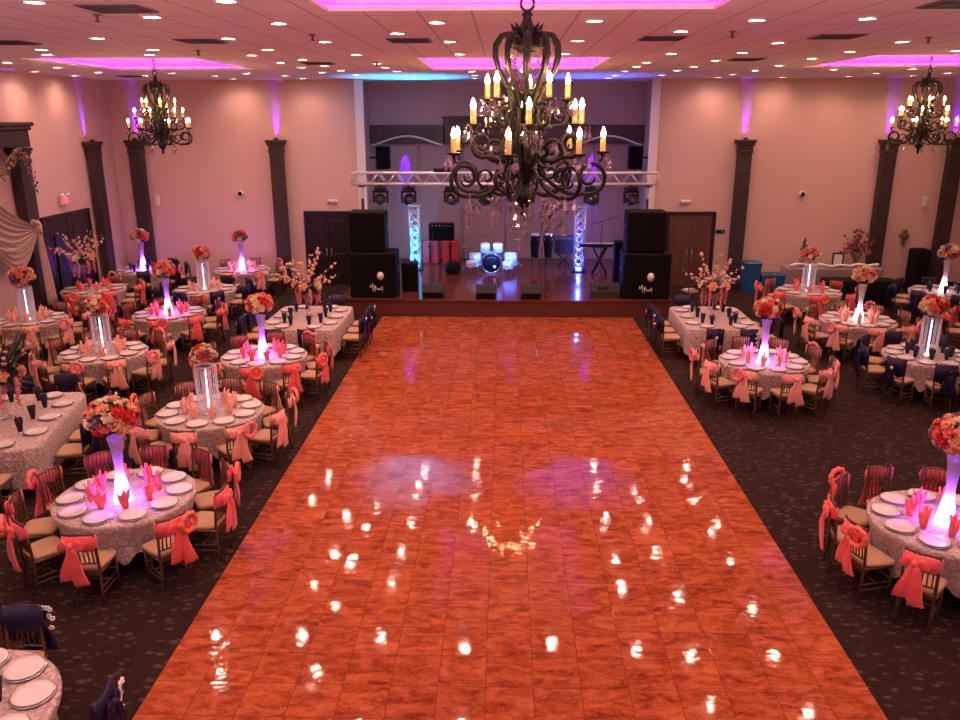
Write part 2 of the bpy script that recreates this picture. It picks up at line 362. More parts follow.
for k, (x0,x1,y0,y1) in enumerate(COF):
    h = .52; e = .22; b = MB()
    X0, X1, Y0, Y1 = x0-e, x1+e, y0-e, y1+e; zt = Z0+h
    b.box(((X0+X1)/2,(Y0+Y1)/2,zt+.02),(X1-X0+.1,Y1-Y0+.1,.04))
    for c, d in ((((X0+X1)/2,Y0-.03,Z0+h/2+.02),(X1-X0+.1,.06,h)), (((X0+X1)/2,Y1+.03,Z0+h/2+.02),(X1-X0+.1,.06,h)),
                 ((X0-.03,(Y0+Y1)/2,Z0+h/2+.02),(.06,Y1-Y0,h)), ((X1+.03,(Y0+Y1)/2,Z0+h/2+.02),(.06,Y1-Y0,h))): b.box(c, d)
    # ledge that hides the light strip
    for c, d in ((((X0+X1)/2,y0-e/2,Z0+.03),(X1-X0,e,.05)), (((X0+X1)/2,y1+e/2,Z0+.03),(X1-X0,e,.05)),
                 ((x0-e/2,(Y0+Y1)/2,Z0+.03),(e,y1-y0,.05)), ((x1+e/2,(Y0+Y1)/2,Z0+.03),(e,y1-y0,.05))): b.box(c, d)
    struct(b.build('ceiling_coffer', COFFER))
    s = MB()
    for c, d in ((((X0+X1)/2,Y0+.09,Z0+.075),(X1-X0-.1,.03,.03)), (((X0+X1)/2,Y1-.09,Z0+.075),(X1-X0-.1,.03,.03)),
                 ((X0+.09,(Y0+Y1)/2,Z0+.075),(.03,Y1-Y0-.1,.03)), ((X1-.09,(Y0+Y1)/2,Z0+.075),(.03,Y1-Y0-.1,.03))): s.box(c, d)
    nm = ['over the big central chandelier','above the exit-sign side chandelier','hidden behind the big chandelier','above the blue-bin side chandelier'][k]
    tag(s.build('led_strip', STRIPM), 'magenta cove light strip in the ceiling recess ' + nm, 'light strip')
# baseboards
struct(MB().box((XL+.02,(YF+YB)/2,.09),(.03,YB-YF-.1,.18)).build('baseboard_left', DARKWOOD))
b = MB(); b.box(((XL+AX0)/2,YB-.02,.09),(AX0-XL-.1,.03,.18)); b.box(((XR+AX1)/2,YB-.02,.09),(XR-AX1-.1,.03,.18))
struct(b.build('baseboard_back', DARKWOOD))
# stage
SZ = .47; pts = []
n = 24; x0, x1 = -4.56, 4.6
top = [(x0+(x1-x0)*i/n, 21.78-.2*math.sin(PI*i/n)) for i in range(n+1)] + [(x1,28.4),(x0,28.4)]
b = MB(); k = len(top)
b.add([(x,y,0) for x,y in top]+[(x,y,SZ-.05) for x,y in top], [(i,(i+1)%k,(i+1)%k+k,i+k) for i in range(k)])
stg = struct(b.build('floor_stage', STAGEFACE))
b = MB(); tp = [(x,(y-.04 if y < 25 else y)) for x,y in top]
b.add([(x,y,SZ-.05) for x,y in tp]+[(x,y,SZ) for x,y in tp], [(i,(i+1)%k,(i+1)%k+k,i+k) for i in range(k)]+[tuple(range(k,2*k)), tuple(reversed(range(k)))])
struct(b.build('floor_stage_top', STAGEWOOD))
# alcove back: panels, fascia, wavy trim
def panelwall():
    for i in range(6):
        xa = AX0+.15+i*(AX1-AX0-.3)/6; w = (AX1-AX0-.3)/6
        struct(MB().box((xa+w/2,AYB-.05,(SZ+4.45)/2),(w-.05,.08,4.45-SZ),.02).build('trim_%d' % (i+3), PANEL))
panelwall()
b = MB(); b.box((-3.35,AYB-.12,4.72),(2.5,.2,.6),.02); b.box((3.45,AYB-.12,4.72),(2.4,.2,.6),.02); b.box((.15,AYB-.14,4.82),(4.4,.24,.84),.02); b.box((.15,AYB-.16,5.27),(4.6,.3,.07),.02)
struct(b.build('trim_9', FASCIA))
for i, (xa, xb) in enumerate(((-4.55,-2.1),(2.35,4.6))):
    struct(MB().tube([(xa+(xb-xa)*t/20, AYB-.26, 4.36+.3*math.sin(PI*min(1,max(0,(t/20))))**1.3) for t in range(21)], .035, 6).build('trim_%d' % (10+i), WALLTRIM))

# doors
def door(name, cx, w, h, wood, M, panels=2, curtain=False):
    """double door standing in its frame; M maps local x along the wall, -y into the room"""
    r = link(name, None); r.matrix_world = M; struct(r)
    f = MB(); f.box((-w/2-.05,0,h/2+.03),(.1,.10,h+.06),.01); f.box((w/2+.05,0,h/2+.03),(.1,.10,h+.06),.01); f.box((0,0,h+.05),(w+.2,.10,.1),.01)
    f.build('door_frame', DARKWOOD, r)
    for i in range(panels):
        lw = w/panels; cx_ = -w/2+lw*(i+.5); l = MB(); l.box((cx_,.01,h/2),(lw-.012,.05,h-.01),.005)
        for zz, hh in ((h*.27,h*.36),(h*.71,h*.42)): l.box((cx_,-.02,zz),(lw*.62,.02,hh),.008)
        d = l.build('door_leaf', wood, r)
        hd = MB(); s = 1 if i == 0 else -1
        hd.tube([(cx_+s*(lw/2-.08),-.03,.95),(cx_+s*(lw/2-.08),-.08,.95),(cx_+s*(lw/2-.08),-.08,1.2),(cx_+s*(lw/2-.08),-.03,1.2)], .012, 6); hd.build('door_handle', ALU, d)
    return r
door('door_1', 0, 1.35, 2.3, DOORWOOD, T((5.9,YB-.06,0)))
door('door_2', 0, 1.35, 2.3, DARKWOOD, T((-5.68,YB-.06,0)))
d3 = door('door_3', 0, 2.4, 2.62, DARKWOOD, T((XL+.06,22.5,0)) @ RZ(PI/2))  # closed dark leaves stand in for the shade of an open doorway
MB().box((-.55,-.06,1.1),(.5,.03,2.1),.01).build('door_curtain', BLUECURT, d3)

# ------------------------------------------------------------------ recessed lights
LP = """-4.78,8.72 -2.82,8.73 -4.12,10.0 4.31,10.53 3.03,10.63 1.08,10.64 -.86,10.72 -2.83,10.73 2.39,11.94 .45,11.92 -1.52,12.03 -6.01,12.54 -4.1,12.63
1.09,13.28 -2.8,13.26 -.87,13.36 6.19,13.7 4.29,13.78 -7.95,14.51 -6.06,14.61 -4.11,14.71 8.0,15.54 6.18,15.67 4.3,15.81 -8.47,15.61 -6.6,15.71 1.08,15.87 -.85,15.89 3.05,15.98
-2.79,15.91 -4.75,15.93 -4.09,17.17 6.14,17.45 4.35,17.93 -10.49,17.73 -4.79,18.05 3.02,18.48 -2.79,18.49 -10.37,19.48 -4.1,19.28 6.23,19.69 3.01,19.88 4.35,19.96 -4.75,19.81 -2.82,19.92
9.94,21.27 8.07,21.37 -4.09,21.08 -11.81,21.06 4.29,21.58 6.26,21.7 3.01,21.73 -2.76,21.61 -.86,21.72 -10.45,21.6 -4.75,21.95 -8.67,21.95 -6.82,22.31
11.81,23.21 9.98,23.35 -4.05,22.99 -11.79,23.03 -9.9,23.15 6.21,23.63 -6.09,23.39 -.86,23.72 -8.1,23.54 4.33,23.78 3.05,23.97 -2.8,23.88
11.64,24.8 9.88,24.97 8.1,25.25 6.23,25.3 3.04,25.4 -2.77,25.4 -8.16,25.3 -6.05,25.15 -.95,25.4
-6.2,6.5 -4.1,6.6 -2.8,6.6 3.0,6.6 4.3,6.6 6.2,6.6 -6.2,3.8 -2.8,3.8 0.1,3.6 3.0,3.8 6.2,3.8 8.0,9.5 8.0,12.5 6.1,8.8 6.1,11.2 -8.0,9.4 -8.0,11.8 10.2,14 10.2,17 12.2,20 12.2,16 -10.2,14 -10.4,11.5 10.3,11"""
LP = [tuple(map(float, p.split(','))) for p in LP.split()]
DOWN_W = 14; DOWN_C = (1, .50, .375)
dl = bpy.data.lights.new('downlight_lamp', 'AREA'); dl.shape = 'DISK'; dl.size = .11; dl.energy = DOWN_W; dl.color = DOWN_C; dl.spread = math.radians(138)
dl_dim = dl.copy(); dl_dim.energy = DOWN_W*.3
ring = MB()
ring.loft([[(r*math.cos(2*PI*j/20), r*math.sin(2*PI*j/20), z) for j in range(20)] for r, z in ((.135,-.001),(.135,-.012),(.10,-.02),(.095,-.004),(.10,-.001))], True, caps=False)
ring = ring.mesh('trim_ring', WHITEPL); lens = MB().lathe([(.0,-.004),(.096,-.004),(.096,-.002),(0,-.002)], 20).mesh('lens', LENS)
for x, y in LP:
    r = thing('ceiling_light', 'small round recessed downlight glowing white in the tiled ceiling', 'ceiling light', (x,y,H_CEIL), 0, 'recessed ceiling downlights')
    link('trim_ring', ring, r); link('lens', lens, r)
    o = bpy.data.objects.new('downlight', dl if not (y > 23.3 and abs(x) < 4.4) else dl_dim); col.objects.link(o); o.location = (0,0,-.026); o.parent = r
# vents, sprinklers
def ceilxy(x, y):  # spots measured on the ceiling plane
    return (x, y, H_CEIL)
vd = MB(); vd.box((0,0,-.008),(.66,.62,.014),.005); vs_ = MB()
for i in range(6): vs_.box((0,-.25+.1*i,-.019),(.58,.05,.008))
vme, vsm = vd.mesh('vent_frame', VENT), vs_.mesh('vent_slats', STONE)
VP = [(-4.2,9.3,'ahead of the big chandelier, exit-sign side'),(-4.68,13.1,'ahead of the exit-sign side coffer'),(-1.47,13.15,'just behind the big chandelier, exit-sign side'),(-4.06,18.4,'between the side coffer and the stage'),(2.33,13.0,'just behind the big chandelier, blue-bin side'),
      (4.85,12.85,'halfway over the blue-bin side tables'),(4.9,17.7,'ahead of the oak door'),(4.75,9.3,'at the upper picture corner over the blue-bin side'),(-7.7,13.2,'over the long table by the exit-sign wall'),(-10.5,23.6,'over the back corner by the drape')]
for x, y, w in VP:
    r = thing('ceiling_vent', 'dark slotted air vent in the ceiling ' + w, 'vent', (x,y,H_CEIL), 0, 'ceiling air vents')
    link('vent_frame', vme, r); link('vent_slats', vsm, r)
sp = MB(); sp.lathe([(.001,-.001),(.05,-.001),(.05,-.012),(.02,-.02),(.016,-.07),(.03,-.08),(.03,-.088),(.001,-.088)], 12); sp = sp.mesh('sprinkler', VENT)
for x, y, w in ((-4.67,9.8,'near the big air vent over the exit-sign side'),(-5.37,14.86,'ahead of the exit-sign side chandelier'),(-2.75,12.2,'between the big coffer and the exit-sign side'),(3.12,12.05,'above the blue-bin side of the dance floor'),(6.28,13.05,'above the blue-bin side navy table'),(-2.76,18.2,'over the dance floor before the stage')):
    tag(link('ceiling_sprinkler', sp, None, (x,y,H_CEIL)), 'small sprinkler head hanging from the ceiling ' + w, 'sprinkler')

# ------------------------------------------------------------------ pilasters
def pilaster(x, y, rz, h, label, w=.41, up=True):
    r = thing('pilaster', label, 'pilaster', (x,y,0), rz, 'stone pilasters on the walls')
    s = MB(); nb = 8
    for i in range(nb): s.box((0,0,.22+(h-.62)*(i+.5)/nb),(w,.26,(h-.62)/nb-.012),.012)
    s.box((0,0,.22+(h-.62)/2),(w-.02,.24,h-.62)); s.build('shaft', STONE, r)
    MB().box((0,0,.11),(w+.12,.30,.22),.02).build('plinth', STONE, r)
    c = MB(); c.box((0,0,h-.36),(w+.06,.29,.07),.015); c.box((0,0,h-.24),(w+.03,.28,.16),.01); c.box((0,0,h-.13),(w+.12,.32,.08),.02); c.box((0,0,h-.045),(w+.2,.36,.09),.02); c.build('capital', STONE, r)
    if up:
        u = MB(); u.lathe([(.001,h),(.07,h),(.075,h+.06),(.055,h+.06),(.05,h+.03),(.001,h+.03)], 12); u = u.build('uplight', BLACKMET, r); MB().lathe([(.001,h+.031),(.048,h+.031),(.048,h+.036),(.001,h+.036)],12).build('uplight_lens', LEDV, u)
        o = lamp('SPOT', 'uplight_lamp', (0,.14,h+.08), 420, (.15,.0,1), (PI,0,0), r, spot_size=.46, spot_blend=.35, shadow_soft_size=.03)
        o.rotation_euler = (PI-.20,0,0)
    return r
for x, w in ((-11.6,'by the room corner, behind the hanging chandelier'),(-7.15,'between the cameras and the dark double door'),(7.35,'beside the oak door and blue bin'),(11.72,'beside the head table and wall sconce'),(13.72,'at the far end past the black case')):
    pilaster(x, YB-.2, 0, 4.6, 'tall brown stone pilaster on the back wall ' + w)
pilaster(XL+.2, 24.3, PI/2, 4.6, 'tall brown stone pilaster on the side wall beside the exit door')
pilaster(XL+.2, 20.5, PI/2, 4.55, 'brown stone pilaster under the cornice beside the swagged drape', .5, False)
# cornice over drape
c = MB(); c.box((0,0,4.77),(4.6,.36,.4),.02); c.box((0,0,5.02),(4.75,.46,.1),.03); c.box((0,0,5.12),(4.9,.54,.1),.03); c.box((-1.3,0,5.30),(3.2,.5,.3),.04); c.box((-1.3,0,5.5),(3.5,.6,.1),.03)
tag(c.build('cornice', STONE, None, (XL+.3,18.3,0), PI/2), 'heavy brown stone cornice resting over the drape by the exit door', 'cornice')
lamp('SPOT', 'cornice_lamp', (XL+.35,20.2,5.25), 60, (.30,.06,1), (PI,-.1,0), None, spot_size=.7, spot_blend=.6, shadow_soft_size=.05)
# swagged drape tied back beside the pilaster
dr = thing('swag_drape', 'beige swagged drape tied back against the stone pilaster', 'drape', (0,0,0))
KY, KZ, KX = 20.08, 2.62, XL+.60
def swag(u, v, o=0.0):
    y0_, z0_ = 17.6, 5.0-1.7*v                       # gathered along the cornice
    e = 1-(1-u)**1.0
    y = y0_+(KY-y0_)*e
    zt = z0_+(KZ-z0_)*e**(.75+.5*v) - (.25+.75*v)*math.sin(PI*min(1,e))*.85
    return (XL+.30+(KX-XL-.30)*e+.05*math.sin(v*PI*13)*(1-.3*e)+o, y, zt)
g = MB(); g.grid(lambda u,v: swag(u,v,.012), 28, 40); g.grid(lambda u,v: swag(1-u,v,-.012), 28, 40); g.build('swag', DRAPE, dr)
g = MB()   # second, lower loop
def loop2(u, v, o=0.0):
    e = u; y = 18.2+(KY-18.2)*e; z = 3.2+(KZ-.05-3.2)*e-(.55+.55*v)*math.sin(PI*e)
    return (XL+.34+(KX-XL-.34)*e+.04*math.sin(v*PI*9)+o, y, z-.25*v*(1-e))
g.grid(lambda u,v: loop2(u,v,.012), 24, 24); g.grid(lambda u,v: loop2(1-u,v,-.012), 24, 24); g.build('lower_swag', DRAPE, dr)
tl = MB()
def tail(t):
    z = KZ-.05-1.95*t; w = .10+.12*t
    return [(KX+.0+.05*math.sin(a)*(1+.5*math.sin(6*a)), KY+.05+.16*t+w*math.cos(a), z) for a in [2*PI*j/30 for j in range(30)]]
tl.loft([tail(t/10) for t in range(11)]); tl.build('tail', DRAPE, dr)
k_ = MB()
for i in range(7): k_.tube([(KX-.02+.10*math.cos(a+i),KY+.09*math.sin(a)*math.cos(i*.9),KZ+.10*math.sin(a)+.06*math.sin(i*1.7)) for a in [2*PI*j/12 for j in range(12)]], .045, 7, closed=True)
k_.build('knot', DRAPE, dr)
gr = MB(); rg = random.Random(3)
for i in range(150):
    t = i/149; y = 18.2+2.25*t; z = 4.25-.22*math.sin(PI*t*2)-1.0*max(0,t-.82)*4.5*.9; y = min(y, 20.45)
    p = Vector((XL+.56+rg.uniform(-.05,.06), y+rg.uniform(-.08,.08), z+rg.uniform(-.30,.16)*(1-.5*t))); a = rg.uniform(0,2*PI); L = rg.uniform(.08,.16)
    d = Vector((rg.uniform(-.2,.3),math.cos(a),math.sin(a))).normalized()*L; s_ = d.cross(Vector((1,0,0))).normalized()*L*.33
    gr.add([tuple(p-d*.5),tuple(p+s_),tuple(p+d*.5),tuple(p-s_),tuple(p+Vector((.035,0,0))),tuple(p-Vector((.01,0,0)))],[(0,1,4),(1,2,4),(2,3,4),(3,0,4),(1,0,5),(2,1,5),(3,2,5),(0,3,5)])
gr.tube([(XL+.55,18.2+2.2*t/16,4.25-.22*math.sin(PI*t/8)) for t in range(17)], .03, 6)
tag(gr.build('garland', GOLDLEAF), 'antique gold leaf garland hung across the top of the drape', 'garland')

# ------------------------------------------------------------------ wall fittings
def emergency(x, label):
    r = thing('emergency_light', label, 'emergency light', (x,YB-.045,2.7))
    MB().box((0,0,0),(.30,.07,.12),.02).build('mounting_case', WHITEPL, r)
    for s in (-1,1): MB().lathe([(.001,-.03),(.05,-.03),(.06,.03),(.001,.035)],12,T((s*.11,-.06,.02))@RX(PI/2)).build('lamp_head', WHITEPL, r)
emergency(-5.5, 'white twin-head emergency light above the dark double door'); emergency(5.68, 'white twin-head emergency light above the oak double door')
for x, l in ((-8.45,'black dome camera on the wall by the exit-sign side'),(9.3,'black dome camera on the wall over the head table')):
    r = thing('dome_camera', l, 'camera', (x,YB-.05,2.95)); MB().lathe([(.001,-.045),(.09,-.045),(.09,.02),(.001,.02)],14,RX(PI/2)).build('mount', WHITEPL, r); MB().ball((0,-.06,0),.065,12,8).build('dome', BLACK, r)
for x, l in ((-11.15,'slim white wall speaker beside the corner pilaster'),(13.1,'slim white wall speaker between the two end pilasters')):
    r = thing('wall_speaker', l, 'speaker', (x,YB-.06,2.72)); MB().box((0,0,0),(.13,.1,.36),.03).build('cabinet', WHITEPL, r); MB().box((0,-.055,0),(.10,.012,.30),.005).build('grille', PAPER, r)
r = thing('wall_box', 'small black box on the wall beside the oak door', 'box', (6.86,YB-.04,1.78)); MB().box((0,0,0),(.26,.06,.10),.012).build('case', BLACK, r); MB().box((.05,-.035,0),(.09,.01,.05),.003).build('panel', VENT, r)
r = thing('wall_sconce', 'carved brown wall sconce above the tall black case', 'sconce', (12.62,YB-.10,1.58)); r.scale = (.75,.75,.75)
MB().lathe([(.02,-.35),(.06,-.25),(.05,-.12),(.1,-.02),(.2,.12),(.21,.16),(.001,.16)],14).build('bracket', GOLDLEAF, r); MB().lathe([(.001,.16),(.09,.17),(.11,.3),(.06,.36),(.001,.36)],12).build('shade', BRANCH, r)
r = thing('exit_sign', 'lit red EXIT sign on the wall above the side door', 'exit sign', (XL+.07,22.5,3.05), PI/2)
MB().box((0,0,0),(.34,.08,.22),.01).build('case', WHITEPL, r)
cu = bpy.data.curves.new('exit_letters', 'FONT'); cu.body = 'EXIT'; cu.size = .17; cu.align_x = 'CENTER'; cu.align_y = 'CENTER'; cu.extrude = .003
cu.materials.append(emis('red_letters', (1,.06,.06), 1.6)); tmp = bpy.data.objects.new('tmp', cu); lme = bpy.data.meshes.new_from_object(tmp); bpy.data.objects.remove(tmp); o = link('letters', lme, r, (0,-.045,0)); o.rotation_euler = (PI/2,0,0)
for s in (-1,1): MB().lathe([(.001,-.03),(.05,-.03),(.06,.03),(.001,.035)],12,T((s*.16,-.06,.15))@RX(PI/2)).build('lamp_head', WHITEPL, r)
# ------------------------------------------------------------------ chandeliers
def build_chandelier(name, label, loc, ceil_z, detail):
    """local z 0 at the bottom finial; ring at 1.60"""
    r = thing(name, label, 'chandelier', loc)
    nt_ = 10 if detail else 6
    b = MB()   # turned centre stem
    b.lathe([(.001,0),(.02,.02),(.035,.05),(.02,.08),(.05,.12),(.085,.17),(.09,.21),(.05,.25),(.045,.30),(.075,.34),(.06,.40),(.03,.46),(.03,.80),(.045,.84),(.03,.88),(.025,1.30)], 14)
    b.lathe([(.025,.94),(.105,.96),(.115,.985),(.10,1.01),(.03,1.02)], 16)
    b.build('stem', IRON, r)
    b = MB(); b.lathe([(.03,1.28),(.09,1.30),(.10,1.34),(.085,1.40),(.10,1.42),(.075,1.45),(.05,1.48),(.03,1.53),(.045,1.55),(.02,1.575),(.001,1.58)], 14)
    for k in range(8):
        a = 2*PI*k/8; c_, s_ = math.cos(a), math.sin(a)
        b.tube([(.07*c_,.07*s_,1.42),(.10*c_,.10*s_,1.45),(.125*c_,.125*s_,1.49)], [.02,.016,.003], 5)
        b.tube([((.085+.05*math.cos(t))*c_,(.085+.05*math.cos(t))*s_,1.335+.05*math.sin(t)) for t in [-.5+i*.7 for i in range(8)]], .018, 6)
    b.build('crown', IRON, r)
    b = MB(); b.tube([(.05*math.cos(t),0,1.625+.05*math.sin(t)) for t in [2*PI*i/14 for i in range(14)]], .011, 6, closed=True); b.build('hanging_ring', IRON, r)
    # chain: links up to the ceiling
    z = 1.70; ch = MB(); i = 0
    while z + .05 < ceil_z - loc[2]:
        m = T((0,0,z)) @ RZ(PI/2*(i % 2) + .3)
        ch.tube([(.022*math.cos(t),0,.042*math.sin(t)) for t in [2*PI*j/10 for j in range(10)]], .007, 5, m, closed=True); z += .066; i += 1
    ch.lathe([(.001,ceil_z-loc[2]-.001),(.09,ceil_z-loc[2]-.001),(.085,ceil_z-loc[2]-.02),(.03,ceil_z-loc[2]-.06),(.012,ceil_z-loc[2]-.10),(.001,ceil_z-loc[2]-.10)], 14)
    ch.build('chain', IRON, r)
    # bell cage of eight bars
    for k in range(10):
        a = 2*PI*(k+.5)/10; c_, s_ = math.cos(a), math.sin(a)
        prof = [(.06,1.36),(.13,1.41),(.205,1.395),(.25,1.33),(.255,1.25),(.225,1.15),(.17,1.06),(.12,.99),(.095,.93),(.085,.85),(.075,.74)]
        if k % 2: prof += [(.09,.62),(.12,.52),(.11,.42),(.07,.34)]
        else: prof += [(.085,.64),(.075,.52),(.07,.40)]
        sm = []
        for i in range(len(prof)-1):
            for t in (0,.5): sm.append((prof[i][0]*(1-t)+prof[i+1][0]*t, prof[i][1]*(1-t)+prof[i+1][1]*t))
        sm.append(prof[-1])
        MB().tube([(x*c_, x*s_, z) for x, z in sm], [.022]*10+[.018]*(len(sm)-10), nt_ if detail else 6).build('cage_bar', IRON, r)
    # arms: three tiers
    def curve(P, n=6):
        out = []; Q = [P[0]]+P+[P[-1]]
        for i in range(1, len(Q)-2):
            p0,p1,p2,p3 = Q[i-1],Q[i],Q[i+1],Q[i+2]
            for k in range(n):
                t = k/n; out.append(tuple(.5*((2*p1[j])+(-p0[j]+p2[j])*t+(2*p0[j]-5*p1[j]+4*p2[j]-p3[j])*t*t+(-p0[j]+3*p1[j]-3*p2[j]+p3[j])*t**3) for j in (0,1)))
        out.append(P[-1]); return out
    def spiral(cx, cz, r0, a0, a1, r1, n=22): return [(cx+(r0+(r1-r0)*i/n)*math.cos(a0+(a1-a0)*i/n), cz+(r0+(r1-r0)*i/n)*math.sin(a0+(a1-a0)*i/n)) for i in range(n+1)]
    tiers = [(7, 0.0, [(.07,.42),(.17,.33),(.30,.235),(.42,.20)] , (.52,.345,.145), .615, .53),
             (6, .55, [(.06,.62),(.14,.50),(.24,.47),(.33,.50)], (.40,.60,.10), .475, .74),
             (5, .2, [(.05,.84),(.10,.74),(.17,.71),(.22,.73)], (.27,.81,.075), .335, .93)]
    cry = MB(); cry.lathe([(.001,-.115),(.016,-.10),(.026,-.075),(.020,-.05),(.006,-.025),(.001,-.02)], 6, smooth=False); cry.lathe([(.001,-.02),(.010,-.012),(.010,-.004),(.001,.004)], 6, smooth=False); cme = cry.mesh('crystal', CRYSTAL)
    big = MB(); big.lathe([(.001,-.17),(.022,-.145),(.036,-.11),(.026,-.07),(.006,-.035),(.001,-.03)], 6, smooth=False); big.lathe([(.001,-.03),(.013,-.016),(.013,-.008),(.001,.004)], 6, smooth=False); bme = big.mesh('crystal', CRYSTAL)
    pan = MB(); pan.lathe([(.012,-.03),(.02,-.012),(.052,.0),(.058,.014),(.03,.008),(.001,.006)], 14); pan = pan.mesh('drip_pan', IRON)
    cdl = MB(); cdl.lathe([(.001,.0),(.021,.0),(.021,.115),(.017,.12),(.001,.12)], 12); cdl = cdl.mesh('candle', CANDLE)
    bl = MB(); bl.lathe([(.001,.118),(.012,.124),(.020,.145),(.014,.172),(.004,.198),(.001,.202)], 10); bl = bl.mesh('bulb', BULB)
    for k in range(7):   # long S-scrolls between the arms
        a = 2*PI*(k+.5)/7; c_, s_ = math.cos(a), math.sin(a)
        path = spiral(.235,.56,.10,-PI*.5,PI*1.7,.03,18)[::-1]+curve([(.235,.46),(.15,.42),(.11,.50),(.12,.66),(.10,.80)],5)+spiral(.155,.86,.06,PI,-PI*.7,.02,14)
        path2 = spiral(.31,.34,.085,-PI*.5,PI*1.6,.025,16)[::-1]+curve([(.31,.255),(.2,.20),(.10,.22)],5)
        e = MB(); e.tube([(x*c_,x*s_,z) for x,z in path],.014,6); e.tube([(x*c_,x*s_,z) for x,z in path2],.013,6); e.build('scroll', IRON, r)
    spots = []
    for ti, (n, ph, pre, (cx, cz, cr), rc, zc) in enumerate(tiers):
        for k in range(n):
            a = 2*PI*k/n + ph; c_, s_ = math.cos(a), math.sin(a)
            path = curve(pre, 5) + spiral(cx, cz, cr, -PI*.62, PI*1.9, cr*.28)
            arm = MB(); arm.tube([(x*c_, x*s_, z) for x, z in path], [.017]*(len(path)-10)+[.017-.001*i for i in range(10)], nt_-2)
            arm.tube([((cx+cr*.45)*c_,(cx+cr*.45)*s_,cz+cr*.86),((rc-.01)*c_,(rc-.01)*s_,zc-.06),(rc*c_,rc*s_,zc-.02)], .012, 6)
            # counter-curl under the arm
            cc = spiral(pre[1][0]+.03, pre[1][1]-.01+.06, .055, PI*1.2, PI*3.0, .018, 14); arm.tube([(x*c_, x*s_, z) for x, z in cc], .011, 5)
            # leaf at the root
            arm.tube([(pre[0][0]*c_,pre[0][0]*s_,pre[0][1]),((pre[0][0]+.05)*c_,(pre[0][0]+.05)*s_,pre[0][1]+.05),((pre[0][0]+.12)*c_,(pre[0][0]+.12)*s_,pre[0][1]+.03)], [.02,.028,.003], 5)
            ao = arm.build('arm', IRON, r)
            p = (rc*c_, rc*s_, zc)
            link('drip_pan', pan, ao, p); link('candle', cdl, ao, p); link('bulb', bl, ao, p)
            spots.append((rc, zc, a, ti)); 
    k = 0
    for rc, zc, a, ti in spots:
        for da, dr_ in (((-.07,.05),(.09,.05)) if detail else ((0,.05),)):
            link('crystal', cme, r, ((rc+dr_)*math.cos(a+da), (rc+dr_)*math.sin(a+da), zc-.012))
    for k in range(14 if detail else 6):
        a = 2*PI*k/(14 if detail else 6)+.3; rr = (.22,.40,.58)[k % 3]; zz = (.17,.20,.245)[k % 3]
        link('crystal', bme, r, (rr*math.cos(a), rr*math.sin(a), zz))
    if detail:
        for k in range(20):
            a = 2*PI*k/10+.15; link('crystal', cme, r, ((.165-.04*(k > 9))*math.cos(a), (.165-.04*(k > 9))*math.sin(a), 1.25-.05*(k % 2)-.10*(k > 9)))
        for k in range(8):
            a = 2*PI*k/8; link('crystal', cme, r, (.17*math.cos(a), .17*math.sin(a), .80-.12*(k % 2)))
        for k in range(18):
            a = 2*PI*k/9+.2*(k > 8); q = (.31,.20)[k > 8]; link('crystal', cme, r, (q*math.cos(a), q*math.sin(a), (.62,.50)[k > 8]))
        for k in range(9):
            a = 2*PI*k/9+.5; q = (.30,.47,.17)[k % 3]
            for z_ in (.16,.06): link('crystal', bme if z_ < .1 else cme, r, (q*math.cos(a), q*math.sin(a), z_+.03*(k % 2)))
    return r
build_chandelier('chandelier', 'big dark scrolled chandelier with candle bulbs and crystals hanging before the stage', (.165,6.9,4.42), H_CEIL+.49, True).scale = (1.04,)*3
c2 = build_chandelier('chandelier', 'brightly lit scrolled chandelier hanging on the exit-sign side of the room', (-7.8,18.75,4.46), H_CEIL+.42, False); c2.scale = (1.08,)*3
tr2 = proto_tree(c2)
copy_thing(c2, tr2, (9.15,18.75,4.46), .5, 'dark scrolled chandelier hanging on the blue-bin side of the room')
copy_thing(c2, tr2, (.2,18.9,4.46), .2, 'scrolled chandelier hidden behind the big one, seen reflected in the dance floor')

# ------------------------------------------------------------------ stage gear
def speaker(name, label, cat, c, d, group=None, horn=True, rz=0.0, badge=False):
    r = thing(name, label, cat, c, rz, group)
    MB().box((0,0,d[2]/2),d,.03).build('cabinet', BLACK, r)
    MB().box((0,-d[1]/2-.008,d[2]/2),(d[0]-.06,.02,d[2]-.06),.008).build('grille', BLACKGRILLE, r)
    for s in (-1,1): MB().box((s*(d[0]/2+.006),0,d[2]*.6),(.014,.16,.10),.005).build('handle', BLACKMET, r)
    return r
pl = speaker('loudspeaker', 'black tall loudspeaker on the subwoofer beside the dark door', 'loudspeaker', (-3.76,22.3,1.73), (.98,.7,1.08))
pr = speaker('loudspeaker', 'black tall loudspeaker on the subwoofer beside the oak door', 'loudspeaker', (3.83,22.3,1.73), (1.05,.7,1.10))
def subw(c, label, sx):
    r = speaker('subwoofer', label, 'subwoofer', c, (1.28,.9,1.25))
    e = MB(); e.lathe([(.001,-.004),(.115,-.004),(.115,.004),(.001,.004)],20,T((sx,-.475,.62))@RX(PI/2)@Matrix.Scale(.8,4,(1,0,0))); e.build('round_emblem', WHITEPL, r)
    m = MB(); rr = random.Random(5)
    for i in range(6): m.tube([(sx-.30+.06*i+rr.uniform(-.03,.03),-.475,.22+rr.uniform(-.02,.2)),(sx-.27+.06*i,-.475,.26+rr.uniform(-.08,.1)),(sx-.30+.07*i,-.475,.20+rr.uniform(-.05,.1))], [.012,.02,.008], 5)
    m.build('scroll_emblem', WHITEPL, r); return r
subw((-3.63,22.27,SZ), 'black subwoofer cabinet with pale emblem at the dark-door end of the stage', .22)
subw((3.88,22.25,SZ), 'black subwoofer cabinet with pale emblem at the oak-door end of the stage', .1)
speaker('side_speaker', 'small black speaker standing beside the subwoofer on the dark-door end', 'loudspeaker', (-2.72,22.9,SZ), (.46,.4,.82))
